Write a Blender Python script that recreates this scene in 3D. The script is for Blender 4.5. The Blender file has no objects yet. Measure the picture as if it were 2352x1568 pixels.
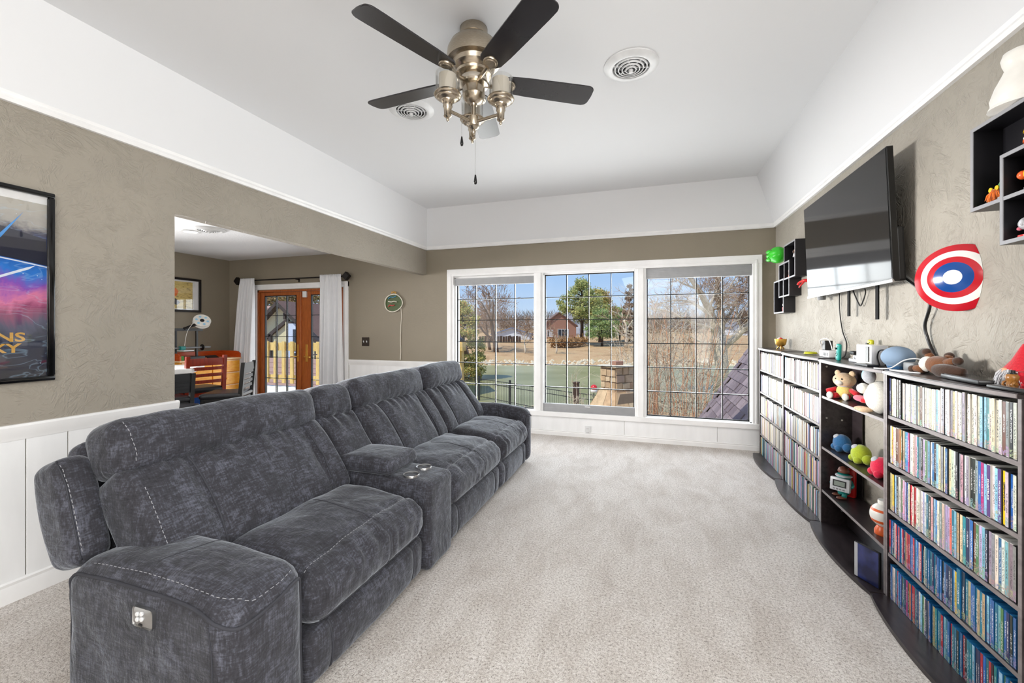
import bpy, bmesh, math, random
from mathutils import Vector, Matrix, noise
rnd = random.Random(7)
PI = math.pi
scene = bpy.context.scene
COL = scene.collection

# ------------------------------------------------------------------ camera, sky, lights, exposure
EYE = 1.378
YAW = math.atan(316/970)
cam_d = bpy.data.cameras.new('camera'); cam = bpy.data.objects.new('camera', cam_d); COL.objects.link(cam)
cam.location = (0, 0, EYE); cam.rotation_euler = (PI/2, 0, YAW)
cam_d.sensor_width = 36; cam_d.lens = 36*970/2352; cam_d.shift_y = -27/2352; cam_d.clip_end = 600; cam_d.clip_start = .05
scene.camera = cam
scene.view_settings.view_transform = 'Standard'; scene.view_settings.look = 'None'
scene.view_settings.gamma = 1; scene.view_settings.exposure = 0.0; scene.view_settings.use_curve_mapping = False
scene.cycles.max_bounces = 8; scene.cycles.diffuse_bounces = 5; scene.cycles.transparent_max_bounces = 16
scene.cycles.caustics_reflective = False; scene.cycles.caustics_refractive = False
scene.cycles.sample_clamp_indirect = 4
scene.cycles.use_denoising = True

def srgb(r, g, b, a=1):
    f = lambda c: (c/255/12.92) if c/255 <= .04045 else ((c/255+.055)/1.055)**2.4
    return (f(r), f(g), f(b), a)

world = bpy.data.worlds.new('sky'); scene.world = world; world.use_nodes = True
wn = world.node_tree; wn.nodes.clear()
def wnode(t): return wn.nodes.new(t)
w_out = wnode('ShaderNodeOutputWorld'); w_bg = wnode('ShaderNodeBackground'); w_tc = wnode('ShaderNodeTexCoord')
w_sep = wnode('ShaderNodeSeparateXYZ'); w_ramp = wnode('ShaderNodeValToRGB'); w_noise = wnode('ShaderNodeTexNoise')
w_map = wnode('ShaderNodeMapping'); w_cr = wnode('ShaderNodeValToRGB'); w_mix = wnode('ShaderNodeMix'); w_mix.data_type = 'RGBA'
wn.links.new(w_tc.outputs['Generated'], w_sep.inputs[0]); wn.links.new(w_sep.outputs['Z'], w_ramp.inputs[0])
e = w_ramp.color_ramp.elements
e[0].position = 0; e[0].color = srgb(214, 232, 254); e[1].position = .6; e[1].color = srgb(110, 166, 242)
m_ = e.new(.16); m_.color = srgb(158, 200, 252)
w_map.inputs['Scale'].default_value = (1.6, 1.6, 6)
wn.links.new(w_tc.outputs['Generated'], w_map.inputs[0]); wn.links.new(w_map.outputs[0], w_noise.inputs[0])
w_noise.inputs['Scale'].default_value = 2.2; w_noise.inputs['Detail'].default_value = 6
wn.links.new(w_noise.outputs[0], w_cr.inputs[0])
w_cr.color_ramp.elements[0].position = .6; w_cr.color_ramp.elements[0].color = (0, 0, 0, 1)
w_cr.color_ramp.elements[1].position = .78; w_cr.color_ramp.elements[1].color = (.85, .85, .85, 1)
wn.links.new(w_cr.outputs[0], w_mix.inputs['Factor']); wn.links.new(w_ramp.outputs[0], w_mix.inputs['A'])
w_mix.inputs['B'].default_value = srgb(245, 248, 255)
wn.links.new(w_mix.outputs['Result'], w_bg.inputs[0]); w_bg.inputs[1].default_value = 1.0
wn.links.new(w_bg.outputs[0], w_out.inputs[0])

def light(name, kind, loc, direction, energy, size=None, color=(1, 1, 1)):
    d = bpy.data.lights.new(name, kind); o = bpy.data.objects.new(name, d); COL.objects.link(o)
    o.location = loc; o.rotation_euler = Vector(direction).to_track_quat('-Z', 'Y').to_euler()
    d.energy = energy; d.color = color
    if kind == 'AREA': d.shape = 'RECTANGLE'; d.size, d.size_y = size
    if kind == 'SUN': d.angle = math.radians(.6)
    return o
light('sun', 'SUN', (20, -20, 40), (.34, .42, -.84), 4.6, color=(1, .95, .86))
# daylight coming in at each of the front windows and at the french doors
DAY = (.97, .985, 1)
for x in (-2.035, -.755, .53): light('daylight_window', 'AREA', (x, 5.63, 1.22), (0, -1, -.1), 43, (1.1, 1.75), DAY)
light('daylight_doors', 'AREA', (-5.4, 5.66, 1.05), (0, -1, 0), 40, (1.6, 1.9), DAY)
light('fill_right', 'AREA', (1.3, .1, 1.4), (-1, .22, -.12), 92, (2.3, 1.7), (1, .985, .96))  # added fill lamp near the right wall, brightens the left wall and wainscot
light('fill_behind', 'AREA', (.3, -1.8, 2.35), (-.85, .8, -.6), 108, (2.6, 1.4), (1, .985, .96))  # unseen fill lamp added behind the camera, aimed down at the left side
light('fill_dining', 'AREA', (-6.8, 2.6, 1.85), (1, .07, -.07), 128, (2.4, 1.0), (1, .985, .97)).data.spread = math.radians(66)  # added narrow fill lamp shining through the opening to brighten the right wall
light('fill_dining_rear', 'AREA', (-5.0, -.6, 1.6), (0, 1, .12), 42, (3.0, 1.5), (1, .985, .97))  # extra fill lamp added to brighten the dining room
# added upward fill lamp that imitates bounce off the pale carpet
light('bounce_fill', 'AREA', (-.3, 1.2, .06), (0, 0, 1), 4, (2.4, 4.6), (1, .985, .97))

# ------------------------------------------------------------------ materials
MATS = {}
class N:
    def __init__(s, name):
        s.m = bpy.data.materials.new(name); s.m.use_nodes = True; s.t = s.m.node_tree
        s.b = s.t.nodes['Principled BSDF']; s.out = s.t.nodes['Material Output']; MATS[name] = s.m
    def n(s, t, **k):
        x = s.t.nodes.new(t)
        for a, v in k.items():
            if a in x.inputs: x.inputs[a].default_value = v
            else: setattr(x, a, v)
        return x
    def l(s, a, b): s.t.links.new(a, b)
    def coords(s, scale=(1, 1, 1), rot=(0, 0, 0), kind='Object'):
        tc = s.n('ShaderNodeTexCoord'); mp = s.n('ShaderNodeMapping'); mp.inputs['Scale'].default_value = scale
        mp.inputs['Rotation'].default_value = rot
        s.l(tc.outputs[kind], mp.inputs[0]); return mp.outputs[0]
    def noise(s, scale, detail=3, vec=None, rough=.5, dist=0):
        x = s.n('ShaderNodeTexNoise'); x.inputs['Scale'].default_value = scale; x.inputs['Detail'].default_value = detail
        x.inputs['Roughness'].default_value = rough; x.inputs['Distortion'].default_value = dist
        if vec is not None: s.l(vec, x.inputs[0])
        return x.outputs[0]
    def ramp(s, fac, stops):
        x = s.n('ShaderNodeValToRGB'); el = x.color_ramp.elements
        while len(el) > 1: el.remove(el[0])
        el[0].position = stops[0][0]; el[0].color = stops[0][1]
        for p, c in stops[1:]: el.new(p).color = c
        s.l(fac, x.inputs[0]); return x.outputs[0]
    def math(s, op, a, b=None, clamp=False):
        x = s.n('ShaderNodeMath', operation=op); x.use_clamp = clamp
        for i, v in enumerate((a, b)):
            if v is None: continue
            if isinstance(v, (int, float)): x.inputs[i].default_value = v
            else: s.l(v, x.inputs[i])
        return x.outputs[0]
    def mix(s, f, a, b, blend='MIX'):
        x = s.n('ShaderNodeMix', data_type='RGBA', blend_type=blend)
        for k, v in (('Factor', f), ('A', a), ('B', b)):
            if isinstance(v, (int, float, tuple)): x.inputs[k].default_value = v
            else: s.l(v, x.inputs[k])
        return x.outputs['Result']
    def bump(s, h, strength=.3, dist=.01):
        x = s.n('ShaderNodeBump'); x.inputs['Strength'].default_value = strength; x.inputs['Distance'].default_value = dist
        s.l(h, x.inputs['Height']); s.l(x.outputs[0], s.b.inputs['Normal'])
    def set(s, color=None, rough=.5, metal=0, **k):
        if color is not None:
            if isinstance(color, tuple): s.b.inputs['Base Color'].default_value = color
            else: s.l(color, s.b.inputs['Base Color'])
        s.b.inputs['Roughness'].default_value = rough; s.b.inputs['Metallic'].default_value = metal
        for a, v in k.items(): s.b.inputs[a.replace('_', ' ')].default_value = v
        return s.m

def flat(name, rgb, rough=.5, metal=0, var=.06, **k):
    """plain material with a faint mottling of its own"""
    if name in MATS: return MATS[name]
    s = N(name); c = srgb(*rgb)
    v = s.noise(14, 4, s.coords())
    col = s.ramp(v, [(.3, tuple(x*(1-var) for x in c[:3])+(1,)), (.7, tuple(min(1, x*(1+var)) for x in c[:3])+(1,))])
    return s.set(col, rough, metal, **k)

def wall_paint(name, rgb, strength):
    s = N(name); c = srgb(*rgb); v = s.coords()
    # stomped plaster: patches of short raised strokes running different ways
    h = None
    for k, ang in enumerate((.35, 1.25, 2.1, 2.8)):
        vv = s.coords((.45, .2, .62), (ang, 0, 0)); vv.node.vector_type = 'TEXTURE'; off = s.n('ShaderNodeVectorMath', operation='ADD'); s.l(vv, off.inputs[0]); off.inputs[1].default_value = (7.3*k, 3.1*k, 1.7*k)
        n_ = s.noise(5.2, 2.5, off.outputs[0], .6, .9)
        r_ = s.math('SUBTRACT', 1, s.math('MULTIPLY', s.math('ABSOLUTE', s.math('SUBTRACT', n_, .5)), 11), True)
        o2 = s.n('ShaderNodeVectorMath', operation='ADD'); s.l(v, o2.inputs[0]); o2.inputs[1].default_value = (11.0*k, 5.0*k, 2.0*k)
        m_ = s.ramp(s.noise(5.5, 3, o2.outputs[0], .6), [(.5, (0, 0, 0, 1)), (.6, (1, 1, 1, 1))])
        t_ = s.math('MULTIPLY', r_, m_); h = t_ if h is None else s.math('MAXIMUM', h, t_)
    h = s.math('ADD', h, s.math('MULTIPLY', s.noise(40, 4, v, .65), .45))
    s.bump(h, strength, .009)
    col = s.ramp(s.noise(1.7, 4, v), [(.3, tuple(x*.95 for x in c[:3])+(1,)), (.7, tuple(x*1.05 for x in c[:3])+(1,))])
    return s.set(col, .62)
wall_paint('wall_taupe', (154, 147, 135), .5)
wall_paint('wall_taupe_lit', (158, 152, 141), .55)  # same paint, lightened to put the grazing window light into the colour
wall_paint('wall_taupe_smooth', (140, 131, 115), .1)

s = N('ceiling_white'); v = s.coords(); s.bump(s.noise(18, 4, v), .12, .004); s.set(srgb(228, 229, 231), .7)
s = N('ceiling_texture'); v = s.coords(); s.bump(s.noise(45, 3, v), .5, .006); s.set(srgb(226, 227, 229), .8)
s = N('trim_white'); v = s.coords(); s.bump(s.noise(30, 3, v), .06, .003)
s.set(s.ramp(s.noise(5, 4, v), [(.3, srgb(236, 236, 236)), (.7, srgb(246, 246, 246))]), .42)
s = N('panel_white'); v = s.coords((3, 3, .5)); s.bump(s.noise(20, 4, v), .12, .003)
s.set(s.ramp(s.noise(4, 4, v), [(.3, srgb(238, 239, 240)), (.7, srgb(246, 247, 248))]), .5)
s = N('carpet'); v = s.coords()
grain = s.math('ADD', s.math('MULTIPLY', s.noise(85, 3, v, .75), .6), s.math('MULTIPLY', s.noise(210, 2, v, .6), .4))
c1 = s.ramp(grain, [(.36, srgb(138, 131, 126)), (.47, srgb(206, 199, 193)), (.62, srgb(240, 236, 232))])
v2 = s.coords((1, .45, 1), (0, 0, .5)); big = s.ramp(s.noise(5, 6, v2, .7, .4), [(.34, srgb(232, 229, 226)), (.6, srgb(255, 255, 255))])
s.set(s.mix(1, c1, big, 'MULTIPLY'), .95)
s.bump(s.math('ADD', grain, s.math('MULTIPLY', s.noise(9, 4, v2), .4)), .9, .012)

def velour(name):
    s = N(name)
    streak = [s.noise(30, 3, s.coords(sc), .6) for sc in ((.8, .8, 6), (6, .8, .8), (.8, 6, .8))]
    weave = s.math('MULTIPLY', s.math('ADD', s.math('ADD', streak[0], streak[1]), streak[2]), .333)
    mid = s.noise(11, 5, s.coords((1, 1, 1)), .65, .8); big = s.noise(2.6, 4, s.coords((1, 1.5, 1.2)), .6, .8); fine = s.noise(140, 3, s.coords(), .6)
    f = s.math('ADD', s.math('MULTIPLY', weave, .52), s.math('ADD', s.math('MULTIPLY', mid, .2), s.math('ADD', s.math('MULTIPLY', big, .14), s.math('MULTIPLY', fine, .14))))
    col = s.ramp(f, [(.39, srgb(26, 26, 30)), (.5, srgb(50, 50, 57)), (.62, srgb(98, 101, 114))])
    s.set(col, .85, 0, Sheen_Weight=.42, Sheen_Roughness=.35, Sheen_Tint=(.86, .92, 1, 1))
    wr = s.noise(7, 5, s.coords((1, 1, 1)), .55, 1.0)
    s.bump(s.math('ADD', s.math('MULTIPLY', weave, .25), wr), .55, .02)
    return s.m
velour('sofa_velour')
flat('sofa_piping', (52, 53, 60), .8, var=.1)
flat('sofa_under', (30, 30, 33), .8)
flat('sofa_thread', (150, 151, 156), .8)

def wood(name, a, b, rough=.35, scale=(18, 18, 1.6), ns=4):
    s = N(name); n_ = s.noise(ns, 5, s.coords(scale), .6, .5)
    s.set(s.ramp(n_, [(.32, srgb(*a)), (.68, srgb(*b))]), rough); s.bump(n_, .06, .002); return s.m
wood('espresso', (34, 28, 30), (58, 50, 52), .3, (9, 2, 9))
wood('espresso_edge', (112, 104, 104), (140, 131, 130), .35, (9, 2, 9))
wood('door_wood', (140, 70, 26), (178, 98, 44), .35)
wood('chair_cherry', (112, 30, 12), (150, 46, 20), .28)
wood('pine_orange', (240, 152, 34), (252, 190, 70), .35, (3, 3, 12))
wood('pine_edge', (240, 196, 140), (250, 220, 180), .4, (3, 3, 12))
wood('cherry_gallery', (176, 62, 16), (205, 88, 28), .3, (3, 3, 12))
wood('deck_pine', (205, 168, 92), (235, 204, 132), .7, (12, 12, 2))
wood('deck_floor_wood', (214, 208, 196), (238, 234, 226), .8, (8, 2, 8))
flat('blade_dark', (40, 38, 40), .27, var=.05)
s = N('brushed_nickel'); n_ = s.noise(60, 3, s.coords((1, 1, 14)))
s.set(s.ramp(n_, [(.3, srgb(168, 156, 138)), (.7, srgb(196, 184, 166))]), .27, 1)
flat('nickel_bright', (205, 196, 182), .18, 1)
flat('frosted_glass', (214, 206, 194), .45, var=.02)
flat('black_plastic', (18, 18, 20), .35); flat('black_webbing', (16, 16, 17), .95); flat('black_gloss', (10, 10, 11), .12); flat('grey_plastic', (120, 122, 124), .4)
flat('white_plastic', (226, 227, 228), .35); flat('dark_metal', (34, 30, 29), .4, .6); flat('bronze_plate', (48, 38, 30), .45, .5)
flat('lead_came', (17, 19, 22), .7); flat('steel', (190, 190, 190), .28, 1); flat('brass', (226, 176, 84), .36, .75)
flat('shade_grey', (164, 165, 167), .75); flat('black_seat', (22, 23, 28), .3)
flat('curtain_white', (226, 227, 230), .85, var=.02)
flat('grey_edge', (148, 148, 152), .5); flat('cube_black', (22, 21, 26), .4)

def glass(name, tint=(.97, .985, .98), gl=.06):
    s = N(name); s.t.nodes.remove(s.b)
    tr = s.n('ShaderNodeBsdfTransparent'); tr.inputs[0].default_value = (*tint, 1)
    g = s.n('ShaderNodeBsdfGlossy'); g.inputs['Roughness'].default_value = .02
    lw = s.n('ShaderNodeLayerWeight'); lw.inputs[0].default_value = .12
    mx = s.n('ShaderNodeMixShader'); s.l(s.math('ADD', s.math('MULTIPLY', lw.outputs['Fresnel'], .5), gl*.2, True), mx.inputs[0])
    s.l(tr.outputs[0], mx.inputs[1]); s.l(g.outputs[0], mx.inputs[2]); s.l(mx.outputs[0], s.out.inputs[0]); return s.m
glass('window_glass'); glass('picture_glass', (1, 1, 1), .25); glass('clear_glass', (.95, .95, .94), .3)
M = lambda n: MATS[n]

# ------------------------------------------------------------------ mesh helpers
def link(name, me, parent=None):
    o = bpy.data.objects.new(name, me); COL.objects.link(o)
    if parent is not None:
        o.parent = parent; o.matrix_parent_inverse = parent.matrix_world.inverted() if parent.type != 'EMPTY' else Matrix.Translation(-world_loc(parent))
    return o
def world_loc(p):
    return Vector(p['_loc']) if '_loc' in p else p.location
def tag(o, label, cat, group=None):
    o['label'] = label; o['category'] = cat
    if group: o['group'] = group
    return o
def thing(name, label, cat, loc, group=None):
    o = bpy.data.objects.new(name, None); COL.objects.link(o); o.location = loc; o.empty_display_size = .05
    return tag(o, label, cat, group)
def struct_root(name, loc=(0, 0, 0)):
    o = bpy.data.objects.new(name, None); COL.objects.link(o); o.location = loc; o['kind'] = 'structure'; return o
def obj(name, bm, m, parent=None, smooth=None, kind=None):
    """bmesh -> one linked mesh object (world coordinates); m is a name or list of names"""
    me = bpy.data.meshes.new(name); bmesh.ops.recalc_face_normals(bm, faces=bm.faces)
    bm.to_mesh(me); bm.free()
    for x in ([m] if isinstance(m, str) else m): me.materials.append(MATS[x])
    if smooth is not None:
        me.shade_smooth()
        if smooth < 180: me.set_sharp_from_angle(angle=math.radians(smooth))
    o = link(name, me, None)
    if parent is not None:
        o.parent = parent; o.matrix_parent_inverse = Matrix.Translation(-parent.location) if parent.type == 'EMPTY' else parent.matrix_parent_inverse.copy()
        if parent.type != 'EMPTY':
            o.matrix_parent_inverse = Matrix.Identity(4)
    if kind: o['kind'] = kind
    return o
# a sub-part of a mesh part: the mesh part sits at the world origin of its own data, so identity is right
def B(): return bmesh.new()
def box(bm, x0, x1, y0, y1, z0, z1, bev=0, mi=0, mat=None, seg=2):
    vs = [bm.verts.new((x, y, z)) for x in (x0, x1) for y in (y0, y1) for z in (z0, z1)]
    fs = [bm.faces.new([vs[i] for i in f]) for f in ((0, 1, 3, 2), (4, 6, 7, 5), (0, 4, 5, 1), (2, 3, 7, 6), (0, 2, 6, 4), (1, 5, 7, 3))]
    for f in fs: f.material_index = mi
    if mat is not None: bmesh.ops.transform(bm, matrix=mat, verts=vs)
    if bev:
        es = list({e for f in fs for e in f.edges})
        r = bmesh.ops.bevel(bm, geom=es, offset=bev, segments=seg, profile=.5, affect='EDGES')
        for f in r['faces']: f.material_index = mi
    return bm
def bx(*a, **k): return box(B(), *a, **k)
def prism(bm, pts, axis, a, b, mi=0):
    """polygon pts (2D) extruded along axis from a to b"""
    def P(p, t): return {'x': (t, p[0], p[1]), 'y': (p[0], t, p[1]), 'z': (p[0], p[1], t)}[axis]
    A = [bm.verts.new(P(p, a)) for p in pts]; C_ = [bm.verts.new(P(p, b)) for p in pts]; n = len(pts)
    fs = [bm.faces.new(A), bm.faces.new(C_[::-1])] + [bm.faces.new((A[i], C_[i], C_[(i+1) % n], A[(i+1) % n])) for i in range(n)]
    for f in fs: f.material_index = mi
    return bm
def lathe(bm, prof, c=(0, 0, 0), seg=24, mi=0, mat=None):
    """profile of (r, z) turned about z"""
    rings = []
    for r, z in prof:
        if r < 1e-5: rings.append([bm.verts.new((c[0], c[1], c[2]+z))])
        else: rings.append([bm.verts.new((c[0]+r*math.cos(2*PI*i/seg), c[1]+r*math.sin(2*PI*i/seg), c[2]+z)) for i in range(seg)])
    vs = [v for r in rings for v in r]
    for a, b in zip(rings, rings[1:]):
        for i in range(seg):
            j = (i+1) % seg
            if len(a) == 1 and len(b) == 1: continue
            if len(a) == 1: f = bm.faces.new((a[0], b[j], b[i]))
            elif len(b) == 1: f = bm.faces.new((a[i], a[j], b[0]))
            else: f = bm.faces.new((a[i], a[j], b[j], b[i]))
            f.material_index = mi
    a, b = rings[-1], rings[0]
    if len(a) > 2 and len(b) > 2:                       # a ring-shaped section closes on itself
        for i in range(seg):
            j = (i+1) % seg; bm.faces.new((a[i], a[j], b[j], b[i])).material_index = mi
    else:
        for r in (rings[0], rings[-1]):
            if len(r) > 2: bm.faces.new(r).material_index = mi
    if mat is not None: bmesh.ops.transform(bm, matrix=mat, verts=vs)
    return bm
def tube(bm, pts, r, seg=6, mi=0, closed=False):
    pts = [Vector(p) for p in pts]; n = len(pts); rings = []; up = Vector((0, 0, 1)); u = None
    for i, p in enumerate(pts):
        if closed: d = pts[(i+1) % n]-pts[i-1]
        else: d = (pts[min(i+1, n-1)]-pts[max(i-1, 0)])
        d = d.normalized() if d.length > 1e-9 else Vector((0, 0, 1))
        if u is None: u = d.cross(up if abs(d.z) < .95 else Vector((1, 0, 0))).normalized()
        else: u = (u-d*u.dot(d)).normalized()
        w = d.cross(u); rr = r[i] if isinstance(r, (list, tuple)) else r
        rings.append([bm.verts.new(p+rr*(math.cos(2*PI*k/seg)*u+math.sin(2*PI*k/seg)*w)) for k in range(seg)])
    pairs = list(zip(rings, rings[1:]))+([(rings[-1], rings[0])] if closed else [])
    for a, b in pairs:
        for k in range(seg): bm.faces.new((a[k], a[(k+1) % seg], b[(k+1) % seg], b[k])).material_index = mi
    if not closed:
        bm.faces.new(rings[0][::-1]).material_index = mi; bm.faces.new(rings[-1]).material_index = mi
    return bm
def tb(*a, **k): return tube(B(), *a, **k)
def curve_pts(ctrl, n=8):
    """Catmull-Rom through the control points"""
    c = [Vector(p) for p in ctrl]; out = []
    for i in range(len(c)-1):
        p0, p1, p2, p3 = c[max(i-1, 0)], c[i], c[i+1], c[min(i+2, len(c)-1)]
        for k in range(n):
            t = k/n; out.append(.5*((2*p1)+(-p0+p2)*t+(2*p0-5*p1+4*p2-p3)*t*t+(-p0+3*p1-3*p2+p3)*t**3))
    out.append(c[-1]); return out
def ell(bm, c, r, seg=20, rings=12, mi=0, fn=None, mat=None):
    """ellipsoid, optionally shaped by fn(unit vector) -> scale"""
    R = []
    for i in range(rings+1):
        th = PI*i/rings; row = []
        for j in range(1 if i in (0, rings) else seg):
            ph = 2*PI*j/seg; d = Vector((math.sin(th)*math.cos(ph), math.sin(th)*math.sin(ph), math.cos(th)))
            k = fn(d) if fn else 1
            p = Vector((d.x*r[0]*k, d.y*r[1]*k, d.z*r[2]*k))
            if mat is not None: p = mat @ p
            row.append(bm.verts.new(p+Vector(c)))
        R.append(row)
    for a, b in zip(R, R[1:]):
        for j in range(seg):
            k = (j+1) % seg
            if len(a) == 1: f = bm.faces.new((a[0], b[j], b[k]))
            elif len(b) == 1: f = bm.faces.new((a[j], b[0], a[k]))
            else: f = bm.faces.new((a[j], b[j], b[k], a[k]))
            f.material_index = mi
    return bm
def rbox(bm, c, half, r, mat=None, fn=None, nf=(8, 8, 4), mi=0):
    """pillow: rounded box with fn(local point, face uvw) deformation, mat placed at c"""
    def ts(h, r_, n):
        r_ = min(r_, h*.999); fl = [-(h-r_)+2*(h-r_)*i/n for i in range(n+1)]
        k = (.3, .65, 1); lo = [-(h-r_)-r_*x for x in k[::-1]]; hi = [(h-r_)+r_*x for x in k]
        return lo+fl+hi
    T = [ts(half[i], r, nf[i]) for i in range(3)]; cache = {}
    rr = [min(r, half[i]*.999) for i in range(3)]
    def V(p):
        key = tuple(round(x, 6) for x in p)
        if key in cache: return cache[key]
        inner = Vector([max(-(half[i]-rr[i]), min(half[i]-rr[i], p[i])) for i in range(3)])
        d = Vector(p)-inner
        q = inner+Vector([d.normalized()[i]*rr[i] for i in range(3)]) if d.length > 1e-7 else Vector(p)
        if fn: q = fn(q, Vector([p[i]/half[i] for i in range(3)]))
        if mat is not None: q = mat @ q
        v = bm.verts.new(q+Vector(c)); cache[key] = v; return v
    for ax in range(3):
        b_, c_ = (ax+1) % 3, (ax+2) % 3
        for sgn in (-1, 1):
            for i in range(len(T[b_])-1):
                for j in range(len(T[c_])-1):
                    q = []
                    for (u, w) in ((i, j), (i+1, j), (i+1, j+1), (i, j+1)):
                        p = [0, 0, 0]; p[ax] = sgn*half[ax]; p[b_] = T[b_][u]; p[c_] = T[c_][w]; q.append(V(p))
                    if sgn < 0: q.reverse()
                    try: bm.faces.new(q).material_index = mi
                    except ValueError: pass
    return bm
def copy_thing(root, loc, label=None, rotz=None):
    """copy a thing with its parts and sub-parts"""
    r = root.copy(); COL.objects.link(r); r.location = loc
    if rotz is not None: r.rotation_euler = (0, 0, rotz)
    if label: r['label'] = label
    for ch in list(root.children):
        c = ch.copy(); COL.objects.link(c); c.parent = r
        for g in ch.children:
            d = g.copy(); COL.objects.link(d); d.parent = c
    return r
def text_mesh(txt, size, depth=.001, bold=False):
    cu = bpy.data.curves.new('lettering', 'FONT'); cu.body = txt; cu.size = size; cu.extrude = depth; cu.resolution_u = 3
    cu.align_x = 'CENTER'; cu.align_y = 'CENTER'
    if bold: cu.offset = size*.025
    o = bpy.data.objects.new('lettering', cu); COL.objects.link(o); bpy.context.view_layer.update()
    me = bpy.data.meshes.new_from_object(o.evaluated_get(bpy.context.evaluated_depsgraph_get())); bpy.data.objects.remove(o); return me
def snap(o, pts, off=0.):
    out = []
    for p in pts:
        ok, q, n_, _ = o.closest_point_on_mesh(Vector(p)); out.append(q+n_*off if ok else Vector(p))
    return out
def rotm(ax, deg): return Matrix.Rotation(math.radians(deg), 4, ax)
def T3(x, y, z): return Matrix.Translation((x, y, z))
# ------------------------------------------------------------------ room shell
XL, XR, YW, YB = -3.08, 1.35, 5.44, -2.6
ZC, ZT, OP = 2.526, 3.06, 2.026          # wall top, flat ceiling, near edge of the wide opening
ST = 'structure'
obj('floor', bx(-7.05, 1.5, YB-.1, YW+.02, -.06, 0), 'carpet', kind=ST)
# left wall with the wide opening under a dropped beam
b = B(); box(b, XL-.12, XL, YB, OP, .0, ZC+.05); wall_l = obj('wall_left', b, 'wall_taupe', kind=ST)
obj('beam', bx(XL-.09, XL, OP, YW, 2.172, ZC+.05), 'wall_taupe', kind=ST)
b = B()
box(b, XR, XR+.15, YB, YW, 0, ZC+.05); obj('wall_right', b, 'wall_taupe_lit', kind=ST)
# front (window) wall, pierced for the window bank and the french doors
b = B(); y0, y1 = YW, YW+.16
WX0, WX1, WZ0, WZ1 = -2.66, 1.14, .285, 2.15
DX0, DX1, DZ = -6.29, -4.51, 2.035
box(b, -7.05, DX0, y0, y1, 0, 2.62); box(b, DX0, DX1, y0, y1, DZ, 2.62); box(b, DX1, WX0, y0, y1, 0, 2.62)
box(b, WX0, WX1, y0, y1, WZ1, 2.62); box(b, WX0, WX1, y0, y1, 0, WZ0); box(b, WX1, XR+.15, y0, y1, 0, 2.62)
obj('wall_front', b, 'wall_taupe_smooth', kind=ST)
obj('wall_rear', bx(-7.05, XR+.15, YB-.12, YB, 0, 3.1), 'wall_taupe', kind=ST)
obj('wall_dining', bx(-7.05, -6.92, YB, YW, 0, 2.62), 'wall_taupe_smooth', kind=ST)
# ceilings: steep tray over the lounge, flat in the dining room
c0 = (XL+.02, XR-.01, YB, YW-.01); c1 = (-2.945, 1.116, YB, 5.22)
b = B()
lo = [b.verts.new(p) for p in ((c0[0], YB, ZC+.03), (c0[0], c0[3], ZC+.03), (c0[1], c0[3], ZC+.03), (c0[1], YB, ZC+.03))]
hi = [b.verts.new(p) for p in ((c1[0], YB, ZT), (c1[0], c1[3], ZT), (c1[1], c1[3], ZT), (c1[1], YB, ZT))]
for i in range(3): b.faces.new((lo[i], lo[i+1], hi[i+1], hi[i]))
b.faces.new(hi)
top = [b.verts.new((v.co.x+(-.15 if v.co.x < 0 else .15), v.co.y+(.15 if v.co.y > 0 else 0), ZT+.1)) for v in hi]
b.faces.new(top[::-1])
obj('ceiling', b, 'ceiling_white', kind=ST)
obj('ceiling_dining', bx(-7.05, XL-.09, YB, YW, 2.572, 2.62), 'ceiling_texture', kind=ST)
# crown strips under the tray
def strip(name, pts, axis, a, bb): return obj(name, prism(B(), pts, axis, a, bb), 'trim_white', smooth=30, kind=ST)
cp = lambda s, x: [(x, ZC), (x+s*.022, ZC), (x+s*.03, ZC+.018), (x+s*.022, ZC+.034), (x+s*.03, ZC+.05), (x, ZC+.05)]
strip('trim_1', cp(1, XL), 'y', YB, YW); strip('trim_2', cp(-1, XR), 'y', YB, YW)
strip('trim_3', [(YW-(p[0]-XL), p[1]) for p in cp(1, XL)], 'x', XL, XR)
# wainscot: chair rails, panels, baseboards
rail = [(0, .815), (.012, .815), (.016, .835), (.024, .85), (.03, .885), (.022, .896), (0, .896)]
def railx(x, s): return [(x+s*p[0], p[1]) for p in rail]
strip('trim_4', railx(XL, 1), 'y', YB, OP+.015)
strip('trim_5', [(YW-p[0], p[1]+.022) for p in rail], 'x', DX1+.085, WX0-.075)
bp = [(0, 0), (.016, 0), (.016, .07), (.01, .085), (.014, .1), (0, .11)]
strip('baseboard_left', [(XL+p[0]+.004, p[1]) for p in bp], 'y', YB, OP)
strip('baseboard_front', [(YW-p[0]-.004, p[1]*.62) for p in bp], 'x', DX1+.09, XR-.001)
strip('baseboard_right', [(XR-p[0], p[1]) for p in bp], 'y', YB, YW-.02)
strip('baseboard_dining', [(-6.92+p[0], p[1]) for p in bp], 'y', YB, YW-.02)
pm = None
for k in range(22):
    y = 1.968-.1668*k+.0
    if y-.1668 < YB+.05: break
    if pm is None:
        pm = obj('panel', bx(XL, XL+.008, -.0812, .0812, .1, .82, bev=.002, seg=1), 'panel_white', wall_l); me0 = pm.data; pm.location.y = y-.0834
    else:
        o = bpy.data.objects.new('panel', me0); COL.objects.link(o); o.parent = wall_l; o.location.y = y-.0834
obj('panel', bx(XL, XL+.008, 1.971, OP, .1, .82), 'panel_white', wall_l)
wf = bpy.data.objects['wall_front']
for (a, c, z0, z1) in ((DX1+.09, -3.9, .07, .84), (-3.897, -3.3, .07, .84), (-3.297, WX0-.08, .07, .84)):
    obj('panel', bx(a, c, YW-.008, YW, z0, z1, bev=.002, seg=1), 'panel_white', wf)
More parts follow.
